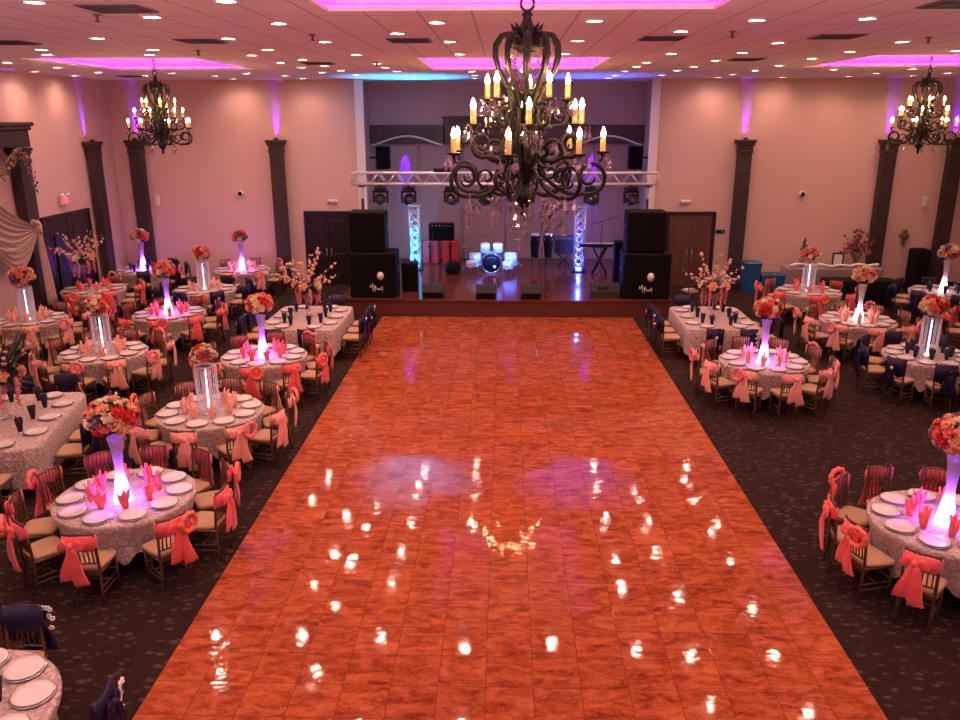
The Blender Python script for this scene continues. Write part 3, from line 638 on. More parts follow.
speaker('side_speaker', 'black speaker standing between the keyboard and the oak-end subwoofer', 'loudspeaker', (3.40,23.9,SZ), (.34,.4,1.30))
for x, l in ((-3.98,'black loudspeaker hung high on the alcove side by the dark door'),(4.2,'black loudspeaker hung high on the alcove side by the oak door')):
    r = speaker('hanging_speaker', l, 'loudspeaker', (x,27.0,3.65), (.44,.36,.72))
    s = -1 if x < 0 else 1
    MB().box((s*.32,0,.36),(.26,.06,.06),.01).build('bracket', BLACKMET, r)
# wedge monitors
def wedge(x, y, label, w=.58, mat_=BLACK, badge=False):
    r = thing('stage_monitor', label, 'stage monitor', (x,y,SZ))
    h, d = .36, .42
    pr_ = [(-d/2,0),(d/2,0),(d/2,h*.55),(d/2-.08,h),(-d/2+.10,h*.95),(-d/2,h*.5)]
    b = MB(); b.loft([[(sx*w/2,p,q) for p,q in pr_] for sx in (-1,1)], False); b.build('cabinet', mat_, r)
    MB().box((0,-d/2-.008,h*.26),(w-.06,.015,h*.42),.005).build('grille', BLACKGRILLE if not badge else mat_, r)
    if badge:
        m = MB()
        for i in range(3): m.lathe([(.001,-.004),(.04,-.004),(.04,.004),(.001,.004)],12,T((-.16+.10*i,-.185,.27))@RX(PI/2-.5))
        m.build('badge', BLACK, r)
    return r
wedge(-1.97,21.98,'grey stage monitor wedge at the dark-door end of the stage lip', .6, GREYWEDGE); wedge(-.5,21.9,'dark stage monitor wedge in front of the drum kit', .58, GREYWEDGE); wedge(.73,21.9,'dark stage monitor wedge in front of the congas', .58, GREYWEDGE)
wedge(2.80,22.2,'large grey stage monitor wedge with three dark dots on its face', .80, GREYWEDGE, True)
# truss
TY = 23.0
def truss_beam():
    r = thing('lighting_truss', 'silver box truss spanning the stage on two crank stands', 'truss', (0,TY,0))
    x0, x1 = -4.3, 4.22
    for y, z in ((-.15,3.48),(.15,3.48),(-.15,3.78),(.15,3.78)):
        MB().tube([(x0,y,z),(x1,y,z)], .028, 8).build('chord', ALU, r)
    la = MB(); n = 34
    for i in range(n):
        a = x0+(x1-x0)*i/n; c_ = x0+(x1-x0)*(i+1)/n; u = i % 2
        for y in (-.15,.15): la.tube([(a,y,3.48+.3*u),(c_,y,3.48+.3*(1-u))], .011, 5)
        la.tube([(a,-.15+.3*u,3.78),(c_,.15-.3*u,3.78)], .011, 5)
    for x in (x0,x1,-.5,1.0): 
        for z in (3.48,3.78): la.tube([(x,-.15,z),(x,.15,z)], .016, 5)
        for y in (-.15,.15): la.tube([(x,y,3.48),(x,y,3.78)], .016, 5)
    la.build('lattice', ALU, r); return r
truss_beam()
for x, l in ((-4.02,'black crank stand holding the truss by the dark door'),(3.98,'black crank stand holding the truss by the oak door')):
    r = thing('crank_stand', l, 'stand', (x,TY,SZ)); MB().tube([(0,0,0),(0,0,2.6)], .04, 8).build('mast', BLACKMET, r); MB().tube([(0,0,2.4),(0,0,2.94)], .027, 8).build('inner_tube', ALU, r); MB().box((0,0,2.945),(.2,.36,.03),.01).build('cradle', BLACKMET, r)
    for k in range(3):
        a = 2*PI*k/3+PI/2; MB().tube([(.03*math.cos(a),.03*math.sin(a),.5),(.24*math.cos(a),.24*math.sin(a),.02)], .018, 6).build('leg', BLACKMET, r)
mh = thing('stage_spotlight', 'black moving-head lamp under the truss', 'stage light', (0,TY,3.45), 0, 'moving-head lamps under the truss')
MB().box((0,0,-.10),(.32,.28,.12),.02).build('base', BLACKMET, mh); MB().tube([(0,0,-.04),(0,0,.01)], .05, 8).build('clamp', BLACKMET, mh)
y_ = MB(); y_.box((-.19,0,-.32),(.05,.16,.36),.02); y_.box((.19,0,-.32),(.05,.16,.36),.02); y_.box((0,0,-.185),(.40,.18,.05),.015); y_.build('yoke', BLACKMET, mh)
hd_ = MB(); M_ = T((0,0,-.42))@RX(PI/2-.35); hd_.lathe([(.001,-.22),(.11,-.20),(.14,-.1),(.15,.05),(.16,.16),(.15,.20),(.12,.20),(.11,.15),(.001,.14)],16,M_); h0 = hd_.build('head', BLACKMET, mh)
MB().lathe([(.001,.145),(.10,.15),(.08,.17),(.001,.18)],14,M_).build('lens', GLASS, h0)
trm = proto_tree(mh)
HX = [(-3.5,'over the dark-end loudspeaker'),(-2.72,'over the cyan totem'),(-1.5,'over the red cabinets'),(-.52,'over the drum kit'),(.62,'over the congas, behind the chandelier tip'),(2.42,'over the keyboard'),(3.52,'over the oak-end loudspeaker')]
for i, (x, w) in enumerate(HX):
    lab = 'black moving-head lamp hanging under the truss ' + w
    if i == 0: mh.location.x = x; mh['label'] = lab
    else: copy_thing(mh, trm, (x,TY,3.45), (.3,-.2,.5,0,-.4,.2)[i-1], lab)
# totems
def totem(x, y, label, c, pw, up):
    r = thing('truss_totem', label, 'truss totem', (x,y,SZ)); h = 2.05; w = .15
    MB().box((0,0,.02),(.5,.5,.04),.01).build('base_plate', BLACKMET, r); MB().box((0,0,h+.02),(.42,.42,.03),.01).build('top_plate', ALU, r)
    for sx in (-1,1):
        for sy in (-1,1): MB().tube([(sx*w,sy*w,.04),(sx*w,sy*w,h)], .024, 7).build('chord', ALU, r)
    la = MB(); n = 8
    for i in range(n):
        z0_, z1_ = .06+(h-.1)*i/n, .06+(h-.1)*(i+1)/n
        for s in (-1,1):
            la.tube([(-w,s*w,z0_),(w,s*w,z1_)], .014, 5); la.tube([(w,s*w,z0_),(-w,s*w,z1_)], .014, 5); la.tube([(s*w,-w,z0_),(s*w,w,z1_)], .014, 5)
    la.build('lattice', ALU, r)
    MB().lathe([(.001,.04),(.09,.04),(.10,.12),(.001,.13)],14).build('led_can', emis('totem_led_%s' % int(x), c, 20), r)
    for z in (.25,.75,1.25): lamp('POINT', 'totem_lamp', (0,0,z), pw*(1.2,1,.8)[int(z*2-.25)], c, None, r, shadow_soft_size=.05)
    o = lamp('SPOT', 'totem_up', (0,0,h+.15), pw*up, c, (PI+.33,0,0), r, spot_size=1.1, spot_blend=1, shadow_soft_size=.05)
    return r
totem(-2.92,26.2,'silver truss totem lit cyan beside the red cabinets', (.03,.42,1.0), 32, 85)
totem(2.40,26.0,'silver truss totem lit blue beside the keyboard', (.06,.12,1.0), 40, 38)
# red cabinets, amp
for x, l in ((-2.53,'red speaker cabinet nearer the cyan totem'),(-1.85,'red speaker cabinet nearer the drum kit')):
    r = thing('red_cabinet', l, 'cabinet', (x,27.5,SZ), 0, 'red cabinets behind the stage'); MB().box((0,0,.39),(.56,.4,.78),.025).build('body', REDBOX, r)
    MB().box((0,-.205,.39),(.07,.012,.7),.004).build('strap', BLACK, r); MB().box((0,-.21,.60),(.16,.02,.06),.006).build('handle', BLACKMET, r)
r = thing('guitar_amplifier', 'black guitar amplifier sitting across the two red cabinets', 'amplifier', (-2.15,27.5,SZ+.78)); MB().box((0,0,.29),(.85,.38,.58),.03).build('body', BLACK, r); MB().box((0,-.195,.24),(.76,.015,.40),.005).build('grille', BLACKGRILLE, r)
k_ = MB()
for i in range(6): k_.lathe([(.001,-.01),(.015,-.01),(.015,.01),(.001,.01)],8,T((-.3+.12*i,-.2,.51))@RX(PI/2))
k_.build('control_knobs', ALU, r)
# drums
def drum(b, c, rad, h, M=None):
    M = (M or T(c)); b.lathe([(rad*.99,-h/2),(rad,-h/2),(rad,h/2),(rad*.99,h/2)], 20, M)
    for z in (-h/2, h/2-.02): b.lathe([(rad*1.04,z),(rad*1.05,z+.01),(rad*1.04,z+.02),(rad*.98,z+.02),(rad*.98,z)], 20, M)
def dthing(name, label, cat, loc): return thing(name, label, cat, loc, 0, 'drum kit')
DX, DY = -.42, 25.75
r = dthing('bass_drum', 'silver bass drum with black front head and two mounted toms', 'drum', (DX,DY,SZ))
MB().lathe([(.30,-.22),(.305,-.22),(.305,.22),(.30,.22)],24,T((0,0,.32))@RX(PI/2)).build('shell', DRUM, r)
for s in (-.23,.20): MB().lathe([(.29,s),(.33,s),(.33,s+.035),(.29,s+.035)],24,T((0,0,.33))@RX(PI/2)).build('hoop', CHROME, r)
hd2 = MB().lathe([(.001,.20),(.295,.20),(.295,.225),(.001,.23)],24,T((0,0,.33))@RX(PI/2)).build('front_head', STAGEHEAD, r)
MB().lathe([(.001,.232),(.05,.232),(.05,.238),(.001,.238)],14,T((.10,0,.22))@RX(PI/2)).build('emblem', ORANGE, hd2)
lg = MB(); lg.tube([(.19*math.cos(a),-.236,.34+.19*math.sin(a)) for a in [PI*.2+PI*.6*i/12 for i in range(13)]], .008, 5); lg.build('arc_emblem', CHROME, hd2)
for s in (-1,1):
    t_ = MB(); drum(t_, None, .15, .22, T((s*.2,.02,.80))@RX(.35)); to = t_.build('tom', DRUM, r)
    MB().lathe([(.001,.108),(.148,.108),(.148,.112),(.001,.112)],20,T((s*.2,.02,.80))@RX(.35)).build('drumhead', SKIN, to)
    MB().tube([(s*.08,.02,.62),(s*.10,.04,.72),(s*.16,.03,.78)], .014, 6).build('tom_mount', CHROME, r)
for x, y, rr, h, z, l, nm in ((-.52,.12,.19,.36,.42,'silver floor tom on the red-cabinet side of the bass drum','floor_tom'),(.62,.1,.2,.38,.42,'silver floor tom on the conga side of the bass drum','floor_tom'),(-.62,-.35,.17,.16,.34,'silver snare drum in front of the floor tom on the red-cabinet side','snare_drum'),(.52,-.33,.16,.2,.30,'small silver side drum in front of the floor tom, conga side','side_drum')):
    q = dthing(nm, l, 'drum', (DX+x,DY+y,SZ)); t_ = MB(); drum(t_, (0,0,z), rr, h); t_.build('shell', DRUM, q); MB().lathe([(.001,z+h/2-.01),(rr*.98,z+h/2-.01),(rr*.98,z+h/2-.004),(.001,z+h/2-.004)],20).build('drumhead', SKIN, q)
    for k in range(3):
        a = 2*PI*k/3+.3; MB().tube([(rr*1.06*math.cos(a),rr*1.06*math.sin(a),z),(rr*1.15*math.cos(a),rr*1.15*math.sin(a),.0)], .012, 6).build('leg', CHROME, q)
for x, y, z, l in ((-.85,.25,.82,'brass cymbal on a stand at the red-cabinet side of the drums'),(.88,.3,1.05,'brass cymbal on a stand at the conga side of the drums'),(-.33,.5,1.08,'brass cymbal on a stand behind the toms')):
    q = dthing('cymbal_stand', l, 'cymbal stand', (DX+x,DY+y,SZ)); MB().tube([(0,0,.25),(0,0,z+.03)], .011, 6).build('pole', CHROME, q)
    MB().lathe([(.001,z+.02),(.04,z+.015),(.07,z),(.21,z-.015),(.21,z-.018),(.001,z-.0)],22,RX(0)).build('cymbal', BRASS, q)
    for k in range(3):
        a = 2*PI*k/3; MB().tube([(0,0,.28),(.2*math.cos(a),.2*math.sin(a),.01)], .01, 6).build('leg', CHROME, q)
q = thing('drum_throne', 'black round bag standing beside the drum kit near the red cabinets', 'bag', (-1.66,25.55,SZ)); MB().lathe([(.001,0),(.22,.0),(.26,.1),(.25,.3),(.18,.38),(.001,.38)],16).build('bag_body', BLACK, q); MB().tube([(-.12,0,.36),(-.06,0,.46),(.06,0,.46),(.12,0,.36)], .014, 6).build('handle', BLACK, q)
# congas
for x, l in ((.98,'black conga drum nearer the drum kit'),(1.42,'black conga drum nearer the amplifier bench')):
    q = thing('conga', l, 'conga', (x,26.3,SZ), 0, 'congas on the stage')
    MB().lathe([(.001,.40),(.11,.40),(.13,.6),(.165,.9),(.17,1.0),(.155,1.15),(.001,1.15)],18).build('shell', BLACK, q)
    MB().lathe([(.158,1.10),(.172,1.10),(.175,1.16),(.16,1.19),(.155,1.18)],18).build('hoop', CHROME, q); MB().lathe([(.001,1.172),(.156,1.168),(.15,1.16),(.001,1.16)],18).build('drumhead', SKIN, q)
    lg = MB()
    for k in range(4): lg.box((.17*math.cos(PI/2*k+.7),.17*math.sin(PI/2*k+.7),1.0),(.03,.03,.09),.006)
    lg.build('lugs', CHROME, q)
    for k in range(3):
        a = 2*PI*k/3; MB().tube([(.10*math.cos(a),.10*math.sin(a),.55),(.18*math.cos(a),.18*math.sin(a),.01)], .013, 6).build('leg', BLACKMET, q)
# grey amp on bench
q = thing('bench', 'low dark trestle under the grey amplifier', 'stand', (1.98,26.9,SZ)); 
for s in (-1,1):
    MB().tube([(-.22,s*.16,0),(.22,s*.16,.44)], .014, 6).build('leg', BLACKMET, q); MB().tube([(.22,s*.16,0),(-.22,s*.16,.44)], .014, 6).build('leg', BLACKMET, q)
MB().box((0,0,.46),(.6,.4,.03),.006).build('top', BLACKMET, q)
q = thing('keyboard_amplifier', 'grey amplifier box on a trestle between congas and the blue totem', 'amplifier', (1.98,26.9,SZ+.48)); MB().box((0,0,.28),(.68,.4,.54),.03).build('body', mat('grey_tolex',(.10,.075,.07),.7), q); MB().box((0,-.205,.24),(.58,.014,.38),.005).build('grille', GREYWEDGE, q); MB().box((0,0,.565),(.2,.05,.03),.008).build('handle', WHITEPL, q)
# keyboard
q = thing('keyboard_stand', 'black X-shaped stand under the keyboard', 'stand', (3.0,25.5,SZ))
for s in (-1,1):
    MB().tube([(-.22,s*.14,.02),(.20,s*.14,.86)], .03, 6).build('leg', BLACKMET, q); MB().tube([(.24,s*.18,.02),(-.22,s*.18,.86)], .03, 6).build('leg', BLACKMET, q)
MB().box((0,0,.875),(.5,.42,.03),.006).build('cradle', BLACKMET, q)
q = thing('keyboard', 'black electronic keyboard lying on the X stand', 'keyboard', (3.0,25.5,SZ+.89)); MB().box((0,0,.05),(1.25,.34,.10),.015).build('case', BLACKMET, q); MB().box((0,-.07,.104),(1.1,.16,.012),.003).build('keys', WHITEPL, q)
# mic stands
def mic(x, y, h, label, boom=None, rz=0.0):
    q = thing('microphone_stand', label, 'microphone stand', (x,y,SZ), rz); MB().tube([(0,0,.02),(0,0,h)], .012, 6).build('pole', BLACKMET, q)
    for k in range(3):
        a = 2*PI*k/3+.4; MB().tube([(0,0,.16),(.30*math.cos(a),.30*math.sin(a),.01)], .012, 6).build('leg', BLACKMET, q)
    if boom:
        MB().tube([(-.25,0,h-.06),(boom,0,h+.22)], .010, 6).build('boom', BLACKMET, q); p = (boom,0,h+.22)
    else: p = (0,0,h)
    MB().lathe([(.001,-.06),(.012,-.05),(.018,.04),(.028,.07),(.02,.10),(.001,.11)],10,T(p)).build('microphone', BLACKMET, q)
mic(1.05,22.9,1.15,'straight microphone stand at the stage lip before the congas'); mic(2.35,24.1,1.5,'straight microphone stand beside the blue totem')
mic(2.95,24.8,1.75,'boom microphone stand reaching over the keyboard', .75); mic(-2.2,24.6,1.35,'straight microphone stand before the red cabinets')
mic(1.85,24.3,1.2,'short microphone stand before the amplifier bench')
# small projector over the truss
q = thing('projector', 'small black fixture standing on the truss near the big chandelier', 'stage light', (-1.75,TY,3.81)); MB().box((0,0,.05),(.5,.26,.10),.02).build('case', BLACKMET, q); MB().lathe([(.001,0),(.05,0),(.05,.05),(.001,.05)],12,T((.1,-.13,.05))@RX(PI/2)).build('lens', GLASS, q)
# stage lamps that the photo shows at work
for x, c, pw, tgt in ((-.52,(.05,.17,1),5200,(DX,DY-.1,SZ+.4)),(.62,(.06,.19,1),4200,(DX+.3,DY-.1,SZ+.4))):
    o = lamp('SPOT','moving_head_beam',(x,TY-.05,2.86),pw,c,None,None,spot_size=.36,spot_blend=.4,shadow_soft_size=.06); aim(o, tgt)
for x in (-3.43,.15,2.95):
    o = lamp('SPOT','alcove_uplight',(x,AYB-.33,4.56),(750,350,750)[(-3.43,.15,2.95).index(x)],(.10,.0,1),None,None,spot_size=.42,spot_blend=.6,shadow_soft_size=.03); aim(o,(x,AYB-.09,3.55))
# unseen fill spots added behind the camera to brighten the ceiling
for x in (-8,-3,3,8): lamp('SPOT','ceiling_fill',(x,-.6,4.0),CEIL_FILL,(1,.60,.68),(PI-.74,0,0),None,spot_size=1.55,spot_blend=.7,shadow_soft_size=.1)
# ------------------------------------------------------------------ banquet kit
def chair_meshes():
    m = {}
    b = MB(); b.box((0,0,.425),(.40,.39,.035),.012); b.box((0,.185,.40),(.36,.02,.05),.006); b.box((0,-.185,.40),(.33,.02,.05),.006); m['seat_frame'] = b.mesh('seat_frame', GOLD)

    b = MB()
    def rr(z, ins, n=20):
        out = []
        for j in range(n):
            a = 2*PI*j/n; c_, s_ = math.cos(a), math.sin(a)
            x = math.copysign(abs(c_)**.35, c_)*(.205-ins); y = math.copysign(abs(s_)**.35, s_)*(.20-ins)
            out.append((x*(1+.10*y/.2), y, z))
        return out
    b.loft([rr(.443,.012), rr(.452,0), rr(.480,0), rr(.492,.02), rr(.498,.07)]); m['cushion'] = b.mesh('cushion', CUSHION)
    b = MB(); b.tube([(0,0,0),(0,.002,.2),(0,0,.42)], [.013,.015,.018], 8); m['leg'] = b.mesh('leg', GOLD)
    b = MB(); b.tube([(0,-.03,0),(0,-.005,.25),(0,0,.44),(0,-.012,.65),(0,-.045,.92),(0,-.046,.935)], [.013,.015,.018,.017,.015,.008], 8); m['rear_leg'] = b.mesh('leg', GOLD)
    b = MB()
    b.tube([(-.165,-.235,.905),(0,-.255,.915),(.165,-.235,.905)], .012, 8)
    b.tube([(-.165,-.215,.70),(0,-.23,.70),(.165,-.215,.70)], .008, 6); b.tube([(-.165,-.195,.53),(0,-.205,.53),(.165,-.195,.53)], .010, 6)
    for i in range(6):
        x = -.125+.05*i; b.tube([(x,-.246+.06*abs(x)*abs(x)*4,.905),(x,-.225,.735),(x,-.20,.53)], .0085, 6)
    m['backrest'] = b.mesh('backrest', GOLD)
    b = MB()
    for s in (-1,1): b.tube([(s*.175,.17,.22),(s*.165,-.19,.22)], .009, 6); b.tube([(s*.175,.17,.15),(s*.165,-.19,.15)], .009, 6)
    b.tube([(-.17,.17,.26),(.17,.17,.26)], .009, 6); b.tube([(-.17,.0,.22),(.17,.0,.22)], .009, 6); m['stretcher'] = b.mesh('stretcher', GOLD)
    # all-in-one frame for chairs that show only a few pixels
    b = MB()
    for s in (-1,1):
        b.tube([(s*.175,.17,0),(s*.175,.17,.42)], .016, 5); b.tube([(s*.165,-.22,0),(s*.165,-.19,.44),(s*.165,-.236,.93)], .016, 5); b.tube([(s*.175,.17,.2),(s*.165,-.19,.2)], .009, 4)
    b.box((0,0,.425),(.40,.39,.035)); b.tube([(-.165,-.235,.905),(.165,-.235,.905)], .014, 5); b.tube([(-.165,-.22,.70),(.165,-.22,.70)], .008, 4)
    for i in range(6): b.tube([(-.125+.05*i,-.242,.905),(-.125+.05*i,-.20,.53)], .006, 4)
    m['frame'] = b.mesh('frame', GOLD)
    # sash: band wound round the outside of the back, ends turning forward at the posts
    for nm, mt in (('coral', CORAL), ('peach', PEACH), ('navy', NAVY)):
        tall = .30 if nm == 'navy' else .165
        b = MB(); R = []
        for i in range(15):
            t = -1+2*i/14; x = .188*t if abs(t) < .96 else .19*math.copysign(1,t)
            y = -.272+.03*t*t if abs(t) < .93 else -.205
            zt = (.890 if nm != 'navy' else .925)+.006*math.sin(5*t); zb = .890-tall+.016*math.sin(7*t+1)
            yf = y+.004 if nm != 'navy' else -.192-.02*(1-t*t)
            R.append([(x,y-.010,zb),(x,y-.016,(zt+zb)/2),(x,y-.010,zt),(x,(y+yf)/2,zt+.006),(x,yf,(zt+zb)/2),(x,yf-.002,zb)])
        b.loft(R); m['sash_'+nm] = b.mesh('sash', mt)
        for var in range(3):
            b = MB(); rn = random.Random(var*7+len(nm))
            ox = (-.05,.0,.05)[var]
            b.ball((ox,-.315,.805),.04,10,7,1.1)
            for s in (-1,1):   # loops
                R = []
                for i in range(9):
                    t = i/8; w = .018+.05*math.sin(PI*t); cx = ox+s*(.02+.13*t); cz = .81+.015*math.sin(3*t)-.03*t
                    R.append([(cx,-.312+.022*math.cos(a)*math.sin(PI*min(1,t+.1)),cz+w*math.sin(a)) for a in [2*PI*j/10 for j in range(10)]])
                b.loft(R)
            for s, L, dx in ((-1,.40+rn.uniform(-.05,.05),-.05),(1,.44+rn.uniform(-.05,.05),.05)):   # tails
                R = []
                for i in range(11):
                    t = i/10; w = .028+.055*t**.7; cx = ox+s*.02+dx*t*1.2+.012*math.sin(6*t+var); z = .79-L*t; y = -.315-.02*math.sin(PI*t)-.006*s
                    R.append([(cx+w*math.cos(a),y+.012*math.sin(a)+.012*math.sin(3*w*math.cos(a)/.03+var),z+.03*(w*math.cos(a))*(i==10)*4) for a in [2*PI*j/14 for j in range(14)]])
                b.loft(R)
            m['bow_%s%d' % (nm,var)] = b.mesh('bow', mt)
    for nm, mt in (('pink', PINKRING), ('coral', CORALRING)):
        b = MB(); n, k = 36, 8; R = []
        for i in range(n):
            a = 2*PI*i/n; rr_ = .029*(1+.16*math.sin(9*a)); R.append([((.105+rr_*math.cos(p)*(1+.25*math.sin(9*a+2*p)))*math.cos(a),rr_*math.sin(p),(.105+rr_*math.cos(p)*(1+.25*math.sin(9*a+2*p)))*math.sin(a)) for p in [2*PI*j/k for j in range(k)]])
        R.append(R[0]); b.loft(R, caps=False); m['ring_'+nm] = b.mesh('flower_ring', mt)
    b = MB(); rn = random.Random(2)
    for i in range(7):
        cx, cz = rn.uniform(-.05,.05), rn.uniform(-.12,.10)
        for k in range(5): b.ball((cx+.017*math.cos(k*1.257),-.01*rn.random(),cz+.017*math.sin(k*1.257)),.013,6,4,.8)
    m['spray'] = b.mesh('blossom_spray', WHITEBLOSSOM)
    b = MB(); b.ball((0,0,0),.015,8,5); 
    for k in range(5): b.ball((.02*math.cos(k*1.257),0,.02*math.sin(k*1.257)),.014,6,4)
    m['brooch'] = b.mesh('brooch', WHITEBLOSSOM)
    return m
CM = chair_meshes()
chair_protos = {}
def chair(colour, ring, var, small, side):
    """prototype per look; made once, copied after"""
    key = (colour, ring, var if not small else 0, small, side)
    if key in chair_protos: return chair_protos[key], False
    r = link('chiavari_chair', None); r['category'] = 'chair'
    if small: link('frame', CM['frame'], r)
    else:
        link('seat_frame', CM['seat_frame'], r); link('backrest', CM['backrest'], r); link('stretcher', CM['stretcher'], r)
        for s in (-1,1): link('leg', CM['leg'], r, (s*.178,.175,0)); link('leg', CM['rear_leg'], r, (s*.165,-.19,0))
    link('seat_cushion', CM['cushion'], r)
    if colour:
        sh = link('sash', CM['sash_'+colour], r); link('bow', CM['bow_%s%d' % (colour, var)], sh)
    if ring == 'white':
        link('blossom_spray', CM['spray'], r, (side*.17,-.305,.76))
    elif ring == 'brooch': link('brooch', CM['brooch'], r, (0,-.36,.765))
    elif ring: link('flower_ring', CM['ring_'+ring], r, (side*.15,-.345,.835), side*.35)
    t = proto_tree(r); chair_protos[key] = (r, t); return (r, t), True
CHG = {'coral':'chairs with coral sashes','peach':'chairs with peach sashes','navy':'chairs with navy sashes',None:'bare chairs'}
HOURS = ['twelve','one','two','three','four','five','six','seven','eight','nine','ten','eleven']
def hour(a): return HOURS[int(round((a % 360)/30)) % 12]
def put_chair(x, y, rz, label, colour, ring=None, var=0, small=False, side=1):
    (r, t), new = chair(colour, ring, var, small, side)
    if new: r.location = (x,y,0); r.rotation_euler = (0,0,rz); r['label'] = label; r['group'] = CHG[colour]
    else: copy_thing(r, t, (x,y,0), rz, label, CHG[colour])

# plates, napkins, glasses
b = MB(); b.lathe([(.001,.004),(.085,.004),(.10,.008),(.15,.020),(.158,.024),(.156,.028),(.10,.014),(.085,.010),(.001,.010)], 28); PLM = b.mesh('plate', PLATE)
b = MB(); b.lathe([(.001,.001),(.12,.001),(.165,.012),(.172,.016),(.168,.020),(.12,.0075),(.001,.0075)], 28); CHM = b.mesh('charger', CHARGER)
def nap(mt):
    b = MB()
    for k, (lean, hh, a) in enumerate(((-.42,.21,0),(.40,.22,.7),(.02,.27,-.5),(-.25,.24,1.6))):
        R = []
        for i in range(8):
            t = i/7; w = (.020+.030*math.sin(PI*min(1,t*.85+.1)))*(1-.95*max(0,(t-.55)/.45)); th = .022*(1-.7*t)+.004; cx = lean*hh*t*t
            R.append([tuple((RZ(a)@Vector((cx+w*math.cos(p), th*math.sin(p)+.012*math.sin(2*math.cos(p)+t*3), .0+hh*t)))) for p in [2*PI*j/10 for j in range(10)]])
        b.loft(R)
    return b.mesh('napkin', mt)
NAPM = {'coral': nap(CORALNAP), 'peach': nap(PEACHNAP), 'navy': nap(NAVYNAP)}
def nap_cup(mt):
    b = MB(); b.lathe([(.001,0),(.03,0),(.045,.10),(.062,.20),(.058,.21),(.03,.14),(.001,.12)], 9); b.tube([(.02,0,.15),(.05,.02,.24)], [.03,.004], 6); b.tube([(-.02,.01,.15),(-.04,-.02,.25)], [.03,.004], 6); return b.mesh('napkin', mt)
NAPM['navy'] = nap_cup(NAVYNAP)
b = MB(); b.lathe([(.001,0),(.034,0),(.034,.004),(.006,.01),(.005,.085),(.03,.10),(.042,.135),(.040,.19),(.037,.19),(.039,.135),(.026,.104),(.001,.098)], 14); GLM = b.mesh('wine_glass', GLASS)

# flowers
def rose(mt):
    b = MB(); b.ball((0,0,.03),.032,8,6)
    for ring_, (n, rr_, z, tilt, w) in enumerate(((4,.03,.035,.35,.045),(5,.05,.02,.75,.055),(6,.068,.0,1.15,.06))):
        for k in range(n):
            a = 2*PI*k/n+ring_*.5; M = RZ(a) @ T((rr_*.55,0,z)) @ RY(tilt)
            def pf(u, v): 
                x = (u-.5)*2; return (.018*(1-x*x)-.02+.01*v, x*w*.62*math.sin(PI*(.18+.72*v)), v*w)
            b.grid(lambda u,v: pf(u,v), 4, 3, True, M)
    return b.mesh('flower', mt)
ROSE = [rose(m_) for m_ in FLW]
b = MB(); rn = random.Random(11)
b.ball((0,0,0),.235,16,10,.78)
for i in range(60):
    z = rn.uniform(-.9,1); a = rn.uniform(0,2*PI); q = math.sqrt(1-z*z); d = Vector((q*math.cos(a),q*math.sin(a),z*.8))
    p = d*.22; e = d*.335; s_ = d.cross(Vector((rn.random(),rn.random(),rn.random()))).normalized()*.03; mid = d*.28
    b.add([tuple(p),tuple(mid+s_),tuple(e),tuple(mid-s_),tuple(mid+d.cross(s_)*.4)],[(0,1,4),(1,2,4),(2,3,4),(3,0,4)])
BALLFOL = b.mesh('foliage', LEAF)
def bouquet(loc, label, nfl, seed, scale=1.0, lean=0.0, pal=(0,0,2,2,3,1,4)):
    r = thing('flower_ball', label, 'bouquet', loc, seed*1.3, 'rose balls on the tables'); r.scale = (scale,)*3
    link('foliage', BALLFOL, r); rn = random.Random(seed)
    for i in range(nfl):
        z = 1-(i+.5)/nfl*1.62; a = i*2.39996; q = math.sqrt(max(0,1-z*z)); d = Vector((q*math.cos(a),q*math.sin(a),z))
        o = link('flower', ROSE[rn.choice(pal)], r, tuple(Vector((d.x*.245,d.y*.245,d.z*.19))))
        o.rotation_euler = d.to_track_quat('Z','Y').to_euler(); s_ = rn.uniform(.85,1.22)*(math.sqrt(30/nfl)); o.scale = (s_,)*3
# vases
VH = .83
b = MB(); b.lathe([(.112,0),(.115,.012),(.098,.10),(.070,.25),(.052,.40),(.052,.48),(.064,.62),(.082,.76),(.098,VH),(.094,VH),(.078,.76),(.060,.62),(.048,.48),(.048,.40),(.066,.25),(.093,.10),(.110,.014),(.110,.0)], 24)
VV = b.mesh('vase_body', VIOLETVASE); b2 = MB(); b2.v, b2.f, b2.sm = list(b.v), list(b.f), list(b.sm); VW = b2.mesh('vase_body', WHITEVASE)
b = MB(); b.lathe([(.001,.003),(.085,.003),(.08,.03),(.04,.10),(.018,.17),(.001,.18)], 16); LV = b.mesh('led_cone', LEDV); b2 = MB(); b2.v, b2.f, b2.sm = list(b.v), list(b.f), list(b.sm); LW = b2.mesh('led_cone', LEDW)
b = MB(); 
for k in range(4):
    a = PI/4+PI/2*k
    for i in range(14): b.ball((.22*math.cos(a),.22*math.sin(a),-.02-.028*i),.010,6,4)
STR = b.mesh('crystal_strands', CRYSTAL)
b = MB(); b.lathe([(.001,0),(.20,0),(.20,.008),(.001,.009)], 28); MIRR = b.mesh('mirror_base', mat('mirror',(.8,.8,.82),.05,1.0,var=.02))
def vase_center(x, y, lit, label, blabel, nfl, seed, scale=1.0, zt=.775, pal=(0,0,2,2,3,1,4), pw=60.0, edge=None):
    r = thing('tall_vase', label, 'vase', (x,y,zt), 0, 'lit trumpet vases')
    link('vase_body', VV if lit == 'violet' else VW, r, (0,0,.003)); link('led_cone', LV if lit == 'violet' else LW, r, (0,0,.003))
    lamp('POINT','vase_lamp',(0,0,.225),pw if lit == 'violet' else 5,(.46,.10,1) if lit == 'violet' else (.85,.86,1),None,r,shadow_soft_size=.02)
    bouquet((x,y,zt+VH+.005+.262*scale), blabel, nfl, seed, scale, pal=pal)
